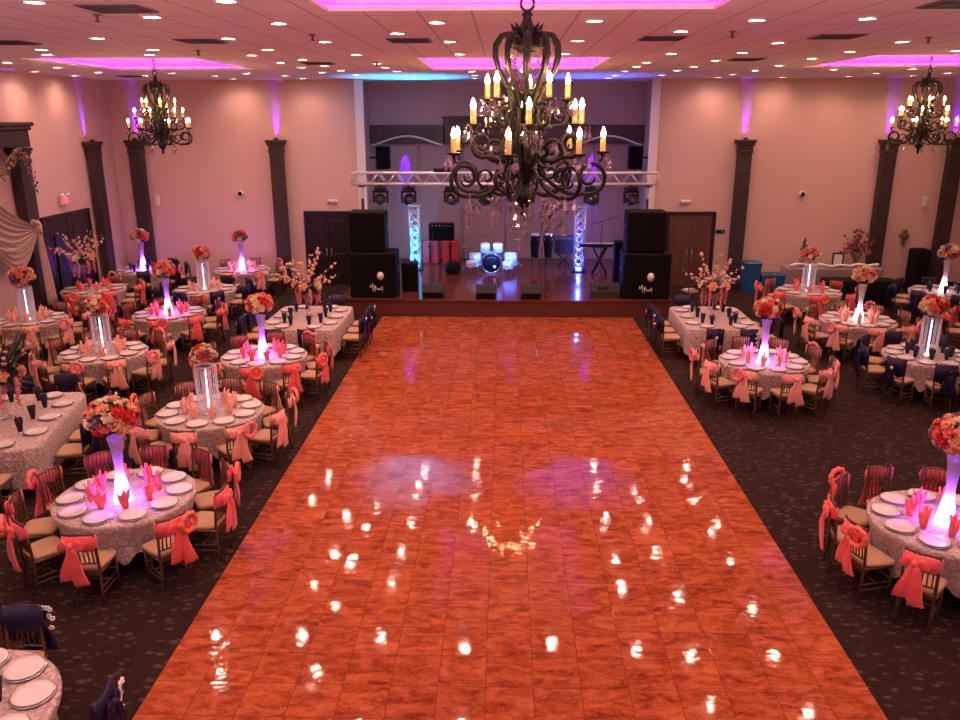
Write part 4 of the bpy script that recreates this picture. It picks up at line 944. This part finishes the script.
b = MB(); b.lathe([(.14,0),(.17,0),(.17,.015),(.14,.015)],24); b.lathe([(.14,.76),(.17,.76),(.17,.775),(.14,.775)],24); b.lathe([(.001,.765),(.15,.765),(.15,.772),(.001,.773)],24)
for k in range(4): b.tube([(.155*math.cos(PI/2*k),.155*math.sin(PI/2*k),0),(.155*math.cos(PI/2*k),.155*math.sin(PI/2*k),.77)], .006, 6)
CYLF = b.mesh('stand_frame', ALU)
b = MB()
for k in range(26):
    a = 2*PI*k/26
    for i in range(24): b.lathe([(.001,-.015),(.012,0),(.001,.015)],5,T((.163*math.cos(a),.163*math.sin(a),.745-.030*i)),False)
CYLB = b.mesh('bead_strands', BEAD)
b = MB(); b.lathe([(.001,.0),(.04,.0),(.032,.03),(.014,.07),(.011,.70),(.001,.70)],12); CYLL = b.mesh('light_rod', emis('white_light_rod',(.80,.85,1),4.5))
def crystal_center(x, y, label, blabel, nfl, seed, scale=.72, zt=.775, pal=(2,3,0,3,2,1)):
    r = thing('crystal_column', label, 'centerpiece', (x,y,zt), 0, 'crystal columns on the tables')
    link('stand_frame', CYLF, r); link('bead_strands', CYLB, r); link('light_rod', CYLL, r)
    bouquet((x,y,zt+.785+.262*scale), blabel, nfl, seed, scale, pal=pal)
# branches
def branch_center(x, y, label, seed, zt=.775, leafy=False, hang=True, h=.62, sp=.62):
    r = thing('branch_arrangement', label, 'flower arrangement', (x,y,zt), seed, 'tall branch arrangements'); rn = random.Random(seed)
    MB().lathe([(.001,0),(.09,0),(.085,.02),(.035,.08),(.03,.2),(.045,h*.75),(.07,h),(.065,h),(.04,h*.75),(.024,.2),(.001,.1)],16).build('vase', GLASS, r)
    f = MB()
    for i in range(190 if leafy else 130):
        a = rn.uniform(0,2*PI); d = Vector((math.cos(a),math.sin(a),rn.uniform(-.5,1.6 if leafy else .6))); L = rn.uniform(.12,.55 if leafy else .36); p = Vector((0,0,h+.04)); s_ = d.cross(Vector((0,0,1))).normalized()*.035
        f.add([tuple(p+d*.03),tuple(p+d*L*.6+s_),tuple(p+d*L),tuple(p+d*L*.6-s_),tuple(p+d*L*.6+Vector((0,0,.012)))],[(0,1,4),(1,2,4),(2,3,4),(3,0,4)])
    f.ball((0,0,h+.02),.14,10,7,.8); f.build('foliage', LEAF, r)
    tw = MB(); tips = []
    for i in range(26):
        a = 2*PI*i/26*3.0+rn.uniform(-.2,.2); e = rn.uniform(.35,1.35); L = rn.uniform(.40,.78)*sp/.62; d = Vector((math.cos(a)*math.cos(e),math.sin(a)*math.cos(e),math.sin(e)))
        p = [Vector((0,0,h))+d*L*t+Vector((rn.uniform(-.02,.02),rn.uniform(-.02,.02),.10*t*(1-t))) for t in (0,.33,.66,1)]
        tw.tube([tuple(q) for q in p], [.007,.006,.004,.002], 5); tips.append(p)
    tw.build('twigs', BRANCH, r)
    bl = MB()
    for p in tips:
        for k in range(2 if leafy else 6):
            t = rn.uniform(.35,1); i = min(2,int(t*3)); q = p[i].lerp(p[i+1], t*3-i) + Vector((rn.uniform(-.035,.035),)*3); bl.ball(tuple(q), rn.uniform(.012,.04), 6, 4, rn.uniform(.7,1.6))
    bl.build('blossoms', BLOSSOM, r)
    for i in range(5):
        a = 2*PI*i/5; o = link('flower', ROSE[(3,2,3,2,2)[i]], r, (.27*math.cos(a),.27*math.sin(a),h+.13)); o.rotation_euler = Vector((math.cos(a),math.sin(a),.7)).to_track_quat('Z','Y').to_euler(); o.scale = (1.3,)*3
    if hang:
        for i in range(6):
            a = 2*PI*i/6+.4; L = rn.uniform(.28,.42); x_, y_ = .26*math.cos(a), .26*math.sin(a); hb = MB()
            for k in range(12): hb.ball((x_+rn.uniform(-.02,.02),y_+rn.uniform(-.02,.02),h+.02-L*k/11), .042*(1-.5*k/11), 7, 5, 1.2)
            hb.build('hanging_blossom', HANG, r)

# tables
def round_cloth(seed):
    rn = random.Random(seed); ph = [rn.uniform(0,2*PI) for _ in range(3)]; b = MB(); n = 96; R = []
    prof = [(0.001,.772),(.3,.772),(.6,.772),(.80,.772),(.822,.769),(.838,.755),(.832,.71),(.800,.63),(.762,.53),(.752,.44),(.752,.36),(.755,.29)]
    for r_, z in prof:
        d = max(0,(.755-z)/.465); row = []
        for j in range(n):
            a = 2*PI*j/n; w = d*(.020*math.sin(14*a+ph[0])+.010*math.sin(23*a+ph[1])+.006*math.sin(5*a+ph[2]))
            row.append(((r_+w)*math.cos(a),(r_+w)*math.sin(a),z - (.06*d*math.sin(14*a+ph[0]+1) if d > .9 else 0)))
        R.append(row)
    b.loft(R, True, caps=False); return b
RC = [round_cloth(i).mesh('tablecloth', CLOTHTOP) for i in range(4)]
tabs = {}
def rtable(x, y, label, r_=.80, small=False):
    if 'r' not in tabs:
        r = thing('round_table', label, 'table', (x,y,0), 0, 'round banquet tables'); MB().lathe([(.001,.735),(r_,.735),(r_,.765),(.001,.765)],40).build('tabletop', DOORWOOD, r)
        for k in range(4):
            a = PI/4+PI/2*k; MB().tube([(.60*math.cos(a),.60*math.sin(a),0),(.58*math.cos(a),.58*math.sin(a),.735)], .017, 8).build('leg', ALU, r)
        tabs['r'] = (r, proto_tree(r))
    else: copy_thing(tabs['r'][0], tabs['r'][1], (x,y,0), 0, label)
CAL = {'coral':'coral','peach':'peach','navy':'navy'}
def round_table(i, ph, x, y, colour, angs, rings, plates=10, napc=None, near=False, small=False, ringcol='coral', napr=.38, nnap=8, pr=.635, hide=()):
    """ph: a phrase that tells the table from all others"""
    rtable(x, y, 'round banquet table under the cloth of the '+ph)
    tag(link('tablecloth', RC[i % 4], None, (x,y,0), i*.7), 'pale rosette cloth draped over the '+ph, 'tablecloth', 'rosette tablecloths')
    for k, a in enumerate(angs):
        th = math.radians(a); d = 1.0
        rg = rings.get(k) if isinstance(rings, dict) else (rings if k % 2 else None)
        side = 1 if (k % 3) else -1
        put_chair(x+d*math.sin(th), y+d*math.cos(th), PI-th, '%s-sashed chair%s, %s o\'clock, at %s' % (colour, {'coral':' with coral flower ring','pink':' with pink flower ring','white':' with white blossoms','brooch':' with white brooch',None:''}[rg], hour(a), ph), colour, rg, k % 3, small, side)
    for k in range(plates):
        a = 360*k/plates+(angs[0] % (360/plates)); th = math.radians(a)
        r = plate_thing(x+pr*math.sin(th), y+pr*math.cos(th), .777, 'white plate at %s o\'clock on %s' % (HOUR10(k, plates, a), ph))
    nc = napc or colour
    for k in range(nnap):
        a = 360*k/nnap+20; th = math.radians(a); px, py = x+napr*math.sin(th), y+napr*math.cos(th)
        if False:
            tag(link('wine_glass', GLM, None, (px,py,.777)), 'clear glass holding napkin at %s o\'clock on %s' % (hour(a), ph), 'glass', 'glasses on the tables')
            z = .777
        z = .777
        o = tag(link('napkin', NAPM[nc], None, (px,py,z), random.uniform(0,6.28)), '%s folded napkin at %s o\'clock on %s' % (nc, hour(a), ph), 'napkin', 'folded napkins')
def HOUR10(k, n, a): return hour(a)
plate_p = []
def plate_thing(x, y, z, label):
    if not plate_p:
        r = thing('plate', label, 'plate', (x,y,z), 0, 'place settings'); link('charger', CHM, r); link('dinner_plate', PLM, r, (0,0,.005)); plate_p.append((r, proto_tree(r)))
    else: copy_thing(plate_p[0][0], plate_p[0][1], (x,y,z), 0, label)
def spread(n, off=0): return [360*k/n+off for k in range(n)]
C = 'coral'; K = 'pink'
RT = [
 # phrase, x, y, sash, chair angles, rings
 ('largest coral violet-lit table', -4.68, 8.96, C, [-140,-105,-72,-40,-7,27,58,93,132,178], {0:C,2:C,6:C,8:C}, dict(near=True)),
 ('peach crystal-column table beside dance floor', -4.69, 11.98, 'peach', spread(10,-2), {2:K,4:K,8:C,6:None}, dict(near=True)),
 ('coral violet-lit table before long navy table', -4.72, 15.1, C, spread(10,-4), {1:C,3:C,5:C,7:C}, {}),
 ('peach crystal-column table, exit-side middle row', -8.03, 15.3, 'peach', spread(10,0), {1:K,3:K,5:K,9:K}, {}),
 ('coral violet-lit table, exit-side middle row', -8.04, 18.62, C, spread(9,10), {0:C,2:C,4:C,6:C}, {}),
 ('navy crystal-column table near back wall', -8.2, 21.45, 'navy', spread(8,10), {0:K,3:'brooch',5:'brooch'}, dict(small=True, plates=8, nnap=6, napc='peach')),
 ('pink violet-lit table against back wall', -8.1, 24.45, 'peach', spread(8,2), {1:K,3:K,5:'brooch'}, dict(small=True, plates=8, nnap=6)),
 ('navy violet-lit table in back corner', -11.15, 24.35, 'navy', [22,67,112,157,202], {2:K,4:K,6:K}, dict(small=True, plates=8, nnap=6)),
 ('peach crystal-column table by swagged drape', -11.05, 17.9, 'peach', [5,41,77,113,149,185], {1:K,3:K,5:C,7:K}, {}),
 ('coral branch table by exit door', -11.25, 21.38, C, [0,45,90,135,180], {2:C,4:C}, dict(small=True, plates=8, nnap=6)),
 ('navy table cut by bottom picture edge', -4.38, 5.12, 'navy', [-3,84], {0:'white',1:'white'}, dict(plates=10)),
 ('coral violet-lit table, blue-bin side', 5.13, 8.55, C, [-142,-106,-78,-45,-12,22,55,178], {1:C,3:C}, dict(near=True)),
 ('peach violet-lit table, blue-bin side', 5.0, 15.0, 'peach', spread(10,-6), {2:K,4:K,6:K,8:K,0:None}, dict(near=True)),
 ('peach white-lit table, blue-bin side', 8.16, 18.34, 'peach', spread(10,4), {1:K,4:K,6:K,8:K}, {}),
 ('coral crystal-column table before head table', 8.2, 21.6, C, spread(8,10), {2:K,4:C,6:C}, dict(small=True, plates=8, nnap=6)),
 ('navy crystal-column table, blue-bin side', 8.34, 15.45, 'navy', spread(9,-7), {2:'brooch',4:'brooch',6:'brooch',8:'brooch'}, {}),
 ('navy white-lit table by black case', 11.75, 21.6, 'navy', spread(8,10), {1:K,4:'brooch'}, dict(small=True, plates=8, nnap=6)),
 ('unlit coral table behind navy crystal-column table', 11.5, 18.2, C, spread(8,20), {4:C,6:C}, dict(small=True, plates=8, nnap=6)),
]
for i, (ph, x, y, c_, an, rg, kw) in enumerate(RT): round_table(i, ph, x, y, c_, an, rg, **kw)
vase_center(-4.64,8.82,'violet','tall violet-glowing vase on the largest coral violet-lit table','large coral, red and cream rose ball above the largest violet-lit table',32,1,.95,pal=(0,2,3,1,4,2,3))
vase_center(-4.70,15.0,'violet','violet-glowing vase on the coral table before the long navy table','orange and yellow rose ball before the long navy table',30,2,.84,pal=(0,0,2,3,1,0))
vase_center(-8.04,18.6,'violet','violet-glowing vase on the coral table, exit-side middle row','orange rose ball on the exit-side middle row violet vase',24,3,.85,pal=(0,2,3,1,0))
vase_center(-8.1,24.45,'violet','slim violet-glowing vase before the bare back wall','rose ball before the bare back wall, exit-sign side',16,4,.72)
vase_center(-11.15,24.35,'violet','violet-glowing vase in the back corner by a pilaster','rose ball with trailing stem in front of the corner pilaster',16,5,.78)
vase_center(5.08,8.5,'violet','violet-glowing vase on the coral table, blue-bin side','large coral, orange and red rose ball at the picture edge',36,6,.95,pal=(0,2,1,3,4,2))
vase_center(4.93,14.85,'violet','violet-glowing vase on the peach table, blue-bin side','yellow, peach and red rose ball on the blue-bin side',32,7,.82,pal=(3,2,2,0,1,3))
vase_center(8.15,18.3,'white','white-glowing vase on the peach table, blue-bin side','peach and cream rose ball above the white-glowing vase',28,8,.83,pal=(2,3,2,0,3))
vase_center(11.75,21.6,'white','white-glowing vase on the navy table by the black case','rose ball above the white-glowing vase by the black case',20,9,.82)
crystal_center(-4.68,11.92,'crystal bead column on the peach table beside the dance floor','cream and coral rose ball on the dance floor crystal column',32,11,.64,pal=(3,2,0,3,4,2,1))
crystal_center(-8.0,15.25,'crystal bead column on the peach table, exit-side middle row','orange and cream rose ball on the middle row crystal column',24,12,.70)
crystal_center(-8.2,21.45,'crystal bead column on the navy table near the back wall','orange rose ball on the navy back crystal column',18,13,.74,pal=(0,2,1,3))
crystal_center(-11.05,17.9,'crystal bead column on the peach table by the swagged drape','dusky rose ball beside the swagged drape',16,14,.85,pal=(2,4,2,0,4))
crystal_center(8.16,21.6,'crystal bead column on the coral table before the head table','peach rose ball in front of the head table',18,15,.75,pal=(2,2,0,3))
crystal_center(8.3,15.45,'crystal bead column on the navy table, blue-bin side','yellow and red rose ball above the blue-bin side navy table',28,16,.78,pal=(3,2,1,0))
branch_center(-11.45,21.4,'spreading pale branches before the dark side door',21,h=.76,sp=.85)
# long tables
def long_table(ph, x, y, w, l, rz, ends, sides, ring, seed, barr):
    M = T((x,y,0)) @ RZ(rz)
    P = lambda u, v: tuple((M @ Vector((u,v,0)))[:2])
    r = thing('long_table', 'folding banquet table under the cloth of the '+ph, 'table', (x,y,0), rz, 'long banquet tables'); MB().box((0,0,.75),(w-.16,l-.16,.03),.006).build('tabletop', DOORWOOD, r)
    for sx in (-1,1):
        for sy in (-1,1): MB().tube([(sx*(w/2-.2),sy*(l/2-.25),0),(sx*(w/2-.2),sy*(l/2-.25),.735)], .017, 8).build('leg', ALU, r)
    rn = random.Random(seed); n = 120; R = []
    def per(t, off):   # rounded rectangle perimeter
        W, L = w/2+off, l/2+off; s = t*4; a = 2*PI*t; c_, s_ = math.cos(a), math.sin(a); k = 1/max(abs(c_)/W, abs(s_)/L); kk = (abs(c_/W)**10+abs(s_/L)**10)**(-.1)
        return (kk*c_, kk*s_)
    for sc_, off, z in ((.0,0,.772),(.4,0,.772),(.8,0,.772),(.985,0,.772),(1,0,.766),(1,.012,.74),(1,.014,.6),(1,.016,.45),(1,.02,.32),(1,.022,.22)):
        d = max(0,(.74-z)/.52); row = []
        for j in range(n):
            # even spacing along the outline
            t = j/n; px, py = per(t, off + d*(.022*math.sin(30*2*PI*t+seed)+.012*math.sin(17*2*PI*t)))
            row.append((px*max(sc_,.001), py*max(sc_,.001), z-(.05*math.sin(11*2*PI*t+seed) if d > .9 else 0)))
        R.append(row)
    tag(MB().loft(R, True, caps=False).build('tablecloth', CLOTHTOP, None, (x,y,0), rz), 'pale rosette cloth draped over the '+ph, 'tablecloth', 'rosette tablecloths')
    k = 0
    names = {('e',-1):'camera end',('e',1):'stage end',('s',-1):'exit-sign long side',('s',1):'bin-facing long side'}
    for e, sg, cnt in [('e',-1,ends[0]),('e',1,ends[1]),('s',-1,sides[0]),('s',1,sides[1])]:
        for i in range(cnt):
            u = (i-(cnt-1)/2); 
            if e == 'e': px, py = P(u*.72, sg*(l/2+.31)); a = rz + (0 if sg < 0 else PI)
            else: px, py = P(sg*(w/2+.26), u*.62); a = rz + (-PI/2 if sg < 0 else PI/2)
            which = '' if cnt == 1 else (', first from camera' if e == 's' and i == 0 else ', %s from camera' % ['first','second','third','fourth'][i] if e == 's' else ', %s from exit side' % (['first','second'][i]))
            put_chair(px, py, a, 'navy-sashed chair on %s%s, %s' % (names[(e,sg)], which, ph), 'navy', 'white' if k % 2 else 'brooch', k % 3, False, 1 if k % 2 else -1)
            k += 1
            # place setting in front of that chair
            if e == 'e': qx, qy = P(u*.72, sg*(l/2-.22)); nx, ny = P(u*.42, sg*(l/2-.40))
            else: qx, qy = P(sg*(w/2-.22), u*.62); nx, ny = P(sg*(w/2-.46), u*.54)
            plate_thing(qx, qy, .777, 'white plate on %s%s, %s' % (names[(e,sg)], which, ph))
            tag(link('napkin', NAPM['navy'], None, (nx,ny,.777), k*1.1), 'navy cupped napkin on %s%s, %s' % (names[(e,sg)], which, ph), 'napkin', 'folded napkins')
    branch_center(P(0,.1)[0], P(0,.1)[1], barr, seed, leafy='dark' in barr and 'tall' in barr, h=.62, sp=.84)
long_table('stage-side navy table by dark door', -4.6, 18.3, 1.75, 2.4, .0, (2,2), (3,3), None, 31, 'pink and cream branches before the dark double door')
long_table('stage-side navy table by oak door', 4.88, 18.5, 1.65, 2.3, 0.0, (2,2), (3,3), None, 32, 'cream and pink branches before the oak double door')
long_table('exit-side long navy table', -7.72, 11.45, 1.75, 2.6, .20, (2,2), (3,3), None, 33, 'tall dark branches on the long navy table, exit-side middle row')
# ------------------------------------------------------------------ along the back wall
r = thing('head_table', 'long silver-skirted table along the back wall beside a pilaster', 'table', (10.2,25.25,0)); MB().box((0,0,.755),(2.85,.72,.03),.006).build('tabletop', DOORWOOD, r)
for sx in (-1,1): MB().box((sx*1.25,0,.37),(.05,.5,.74),.01).build('leg', ALU, r)
b = MB(); n = 160; R = []
for off, z in ((-.3,.785),(-.01,.785),(.0,.78),(.005,.75),(.01,.4),(.015,.02)):
    d = max(0,(.76-z)/.7); row = []
    for j in range(n):
        t = 2*PI*j/n; c_, s_ = math.cos(t), math.sin(t); W, L = 1.47+off, .40+off; kk = (abs(c_/W)**14+abs(s_/L)**14)**(-1/14); w = 1+.012*d*math.sin(60*t); row.append((kk*c_*w,kk*s_*w,z))
    R.append(row)
b.loft(R, True, caps=False); b.add([(x,y,.785) for x,y,_ in R[0]],[tuple(range(n))]); tag(b.build('table_skirt', SILVERCLOTH, None, (10.2,25.25,0)), 'silver satin skirt around the long table at the back wall', 'table skirt')
b = MB(); rn = random.Random(4); R = []
for i in range(60):
    t = i/59; x = -1.36+2.72*t; R.append([(x,-.18+.10*math.sin(9*t)+.07*math.cos(a),.835+.05*abs(math.sin(14*t))+.035*math.sin(a)) for a in [2*PI*j/8 for j in range(8)]])
b.loft(R); tag(b.build('table_runner', WHITEBLOSSOM, None, (10.2,25.25,0)), 'gathered white tulle runner along the silver-skirted table', 'runner')
q = thing('picture_frame', 'black framed white card standing on the silver-skirted table', 'picture frame', (10.35,25.2,.787)); b = MB()
for c_, d in (((0,0,.02),(.36,.03,.05)),((0,0,.42),(.36,.03,.05)),((-.155,0,.22),(.05,.03,.35)),((.155,0,.22),(.05,.03,.35))): b.box(c_, d, .006)
b.build('frame', DARKFRAME, q); MB().box((0,.006,.22),(.28,.01,.36)).build('card', PAPER, q); MB().tube([(0,.02,.3),(0,.16,.0)], .01, 5).build('prop', DARKFRAME, q)
q = thing('topiary', 'small wire topiary with sparse leaves on the silver-skirted table', 'plant', (9.35,25.4,.787)); MB().lathe([(.001,0),(.11,0),(.13,.12),(.17,.22),(.15,.25),(.001,.22)],14).build('pot', SILVERCLOTH, q); b = MB(); rn = random.Random(8)
for i in range(60):
    z = rn.uniform(.22,.85); rr_ = .19*(1-(z-.22)/.75); a = rn.uniform(0,2*PI); b.ball((rr_*math.cos(a)*rn.random(),rr_*math.sin(a)*rn.random(),z), .028, 6, 4)
b.build('foliage', LEAF, q); MB().tube([(0,0,.2),(0,0,.9)], .01, 5).build('stem', BRANCH, q)
q = thing('wall_bouquet', 'large dusky red flower spray in an urn at the end of the silver-skirted table', 'flower arrangement', (10.98,25.42,.787)); MB().lathe([(.001,0),(.12,0),(.06,.06),(.05,.12),(.14,.3),(.18,.42),(.16,.42),(.001,.3)],16).build('urn', GOLDLEAF, q)
b = MB(); tw = MB(); rn = random.Random(9)
for i in range(95):
    a = rn.uniform(0,2*PI); e = rn.uniform(-.3,1.45); L = rn.uniform(.2,.62); d = Vector((math.cos(a)*math.cos(e),.45*math.sin(a)*math.cos(e),math.sin(e))); p = Vector((0,0,.5)); tw.tube([tuple(p),tuple(p+d*L)], .004, 4); b.ball(tuple(p+d*L), rn.uniform(.025,.06), 6, 4)
b.build('blossoms', mat('dusky_red', (.26,.06,.06), .7, var=.5, scale=30), q); tw.build('twigs', BRANCH, q)
q = thing('tall_case', 'tall black upright case standing before the end of the back wall', 'case', (12.95,25.45,0)); MB().box((0,0,.66),(.50,.5,1.32),.05).build('body', BLACK, q)
for s in (-1,1): MB().box((s*.23,-.255,.66),(.03,.02,1.18),.005).build('edge_strip', BLACKMET, q)
for s in (-1,1): MB().lathe([(.001,-.02),(.04,-.02),(.04,.02),(.001,.02)],10,T((s*.24,-.2,.0405))@RY(PI/2)).build('wheel', BLACKMET, q)
q = thing('blue_bin', 'upright blue plastic bin beside the pilaster by the oak door', 'bin', (7.72,25.25,0)); b = MB(); b.loft([[(x*k,y*k*.8,z) for x,y in ((-.25,-.3),(.25,-.3),(.25,.3),(-.25,.3))] for z,k in ((.0,.85),(.82,1.0),(.82,1.05),(.86,1.05))], False); b.build('body', BLUEBIN, q); MB().box((0,0,.90),(.56,.54,.08),.035).build('lid', BLUEBIN, q); MB().tube([(-.2,.27,.9),(-.2,.32,.86),(.2,.32,.86),(.2,.27,.9)], .015, 6).build('handle', BLUEBIN, q)
q = thing('blue_crate', 'low blue plastic crate beside the upright blue bin', 'crate', (8.4,25.25,0)); b = MB(); b.loft([[(x*k,y*k,z) for x,y in ((-.38,-.25),(.38,-.25),(.38,.25),(-.38,.25))] for z,k in ((.0,.9),(.48,1.0),(.48,1.06),(.52,1.06))], False); b.build('body', BLUEBIN, q); MB().box((0,0,.54),(.80,.54,.04),.015).build('lid', BLUEBIN, q)
# black-draped service table between the white-lit tables
q = thing('service_table', 'black-draped service table between the two white-lit tables', 'table', (10.25,23.3,0)); b = MB(); R = []
for off, z in ((-.2,.755),(0,.755),(.005,.74),(.01,.4),(.02,.02)):
    row = []
    for j in range(100):
        t = 2*PI*j/100; c_, s_ = math.cos(t), math.sin(t); W, L = 1.0+off, .36+off; kk = (abs(c_/W)**12+abs(s_/L)**12)**(-1/12); w = 1+.012*(z < .7)*math.sin(40*t); row.append((kk*c_*w,kk*s_*w,z))
    R.append(row)
b.loft(R, True, caps=False); b.add([(x,y,.755) for x,y,_ in R[0]],[tuple(range(100))]); b.build('drape', BLACK, q)
put_chair(5.35, 23.0, .3, 'bare chair with a white napkin on its seat before the oak door', None)
tag(MB().box((0,0,.012),(.30,.24,.022),.01).build('folded_cloth', PAPER, None, (5.35,23.0,.50), .3), 'folded white cloth lying on the bare chair before the oak door', 'cloth')
# ------------------------------------------------------------------ camera, world, view
cam = bpy.data.cameras.new('camera'); cam.sensor_width = 36; cam.lens = 806*36/960; cam.clip_end = 100
co = bpy.data.objects.new('camera', cam); col.objects.link(co); co.location = (0,0,5.25)
co.matrix_world = T((0,0,5.25)) @ RZ(.0309) @ RX(PI/2-.2919) @ RZ(-.00165)
sc.camera = co
w = bpy.data.worlds.new('ambient_fill'); sc.world = w; w.use_nodes = True  # even pink fill added, entering through the open front of the room
w.node_tree.nodes['Background'].inputs[0].default_value = (1,.60,.54,1); w.node_tree.nodes['Background'].inputs[1].default_value = WORLD_S
sc.view_settings.view_transform = 'Standard'; sc.view_settings.look = 'None'; sc.view_settings.gamma = 1; sc.view_settings.use_curve_mapping = False
sc.view_settings.exposure = EXPOSURE
cy = sc.cycles; cy.use_denoising = True; cy.use_light_tree = True; cy.max_bounces = 8; cy.diffuse_bounces = 4; cy.glossy_bounces = 4; cy.transparent_max_bounces = 16; cy.sample_clamp_indirect = 6; cy.caustics_reflective = False; cy.caustics_refractive = False
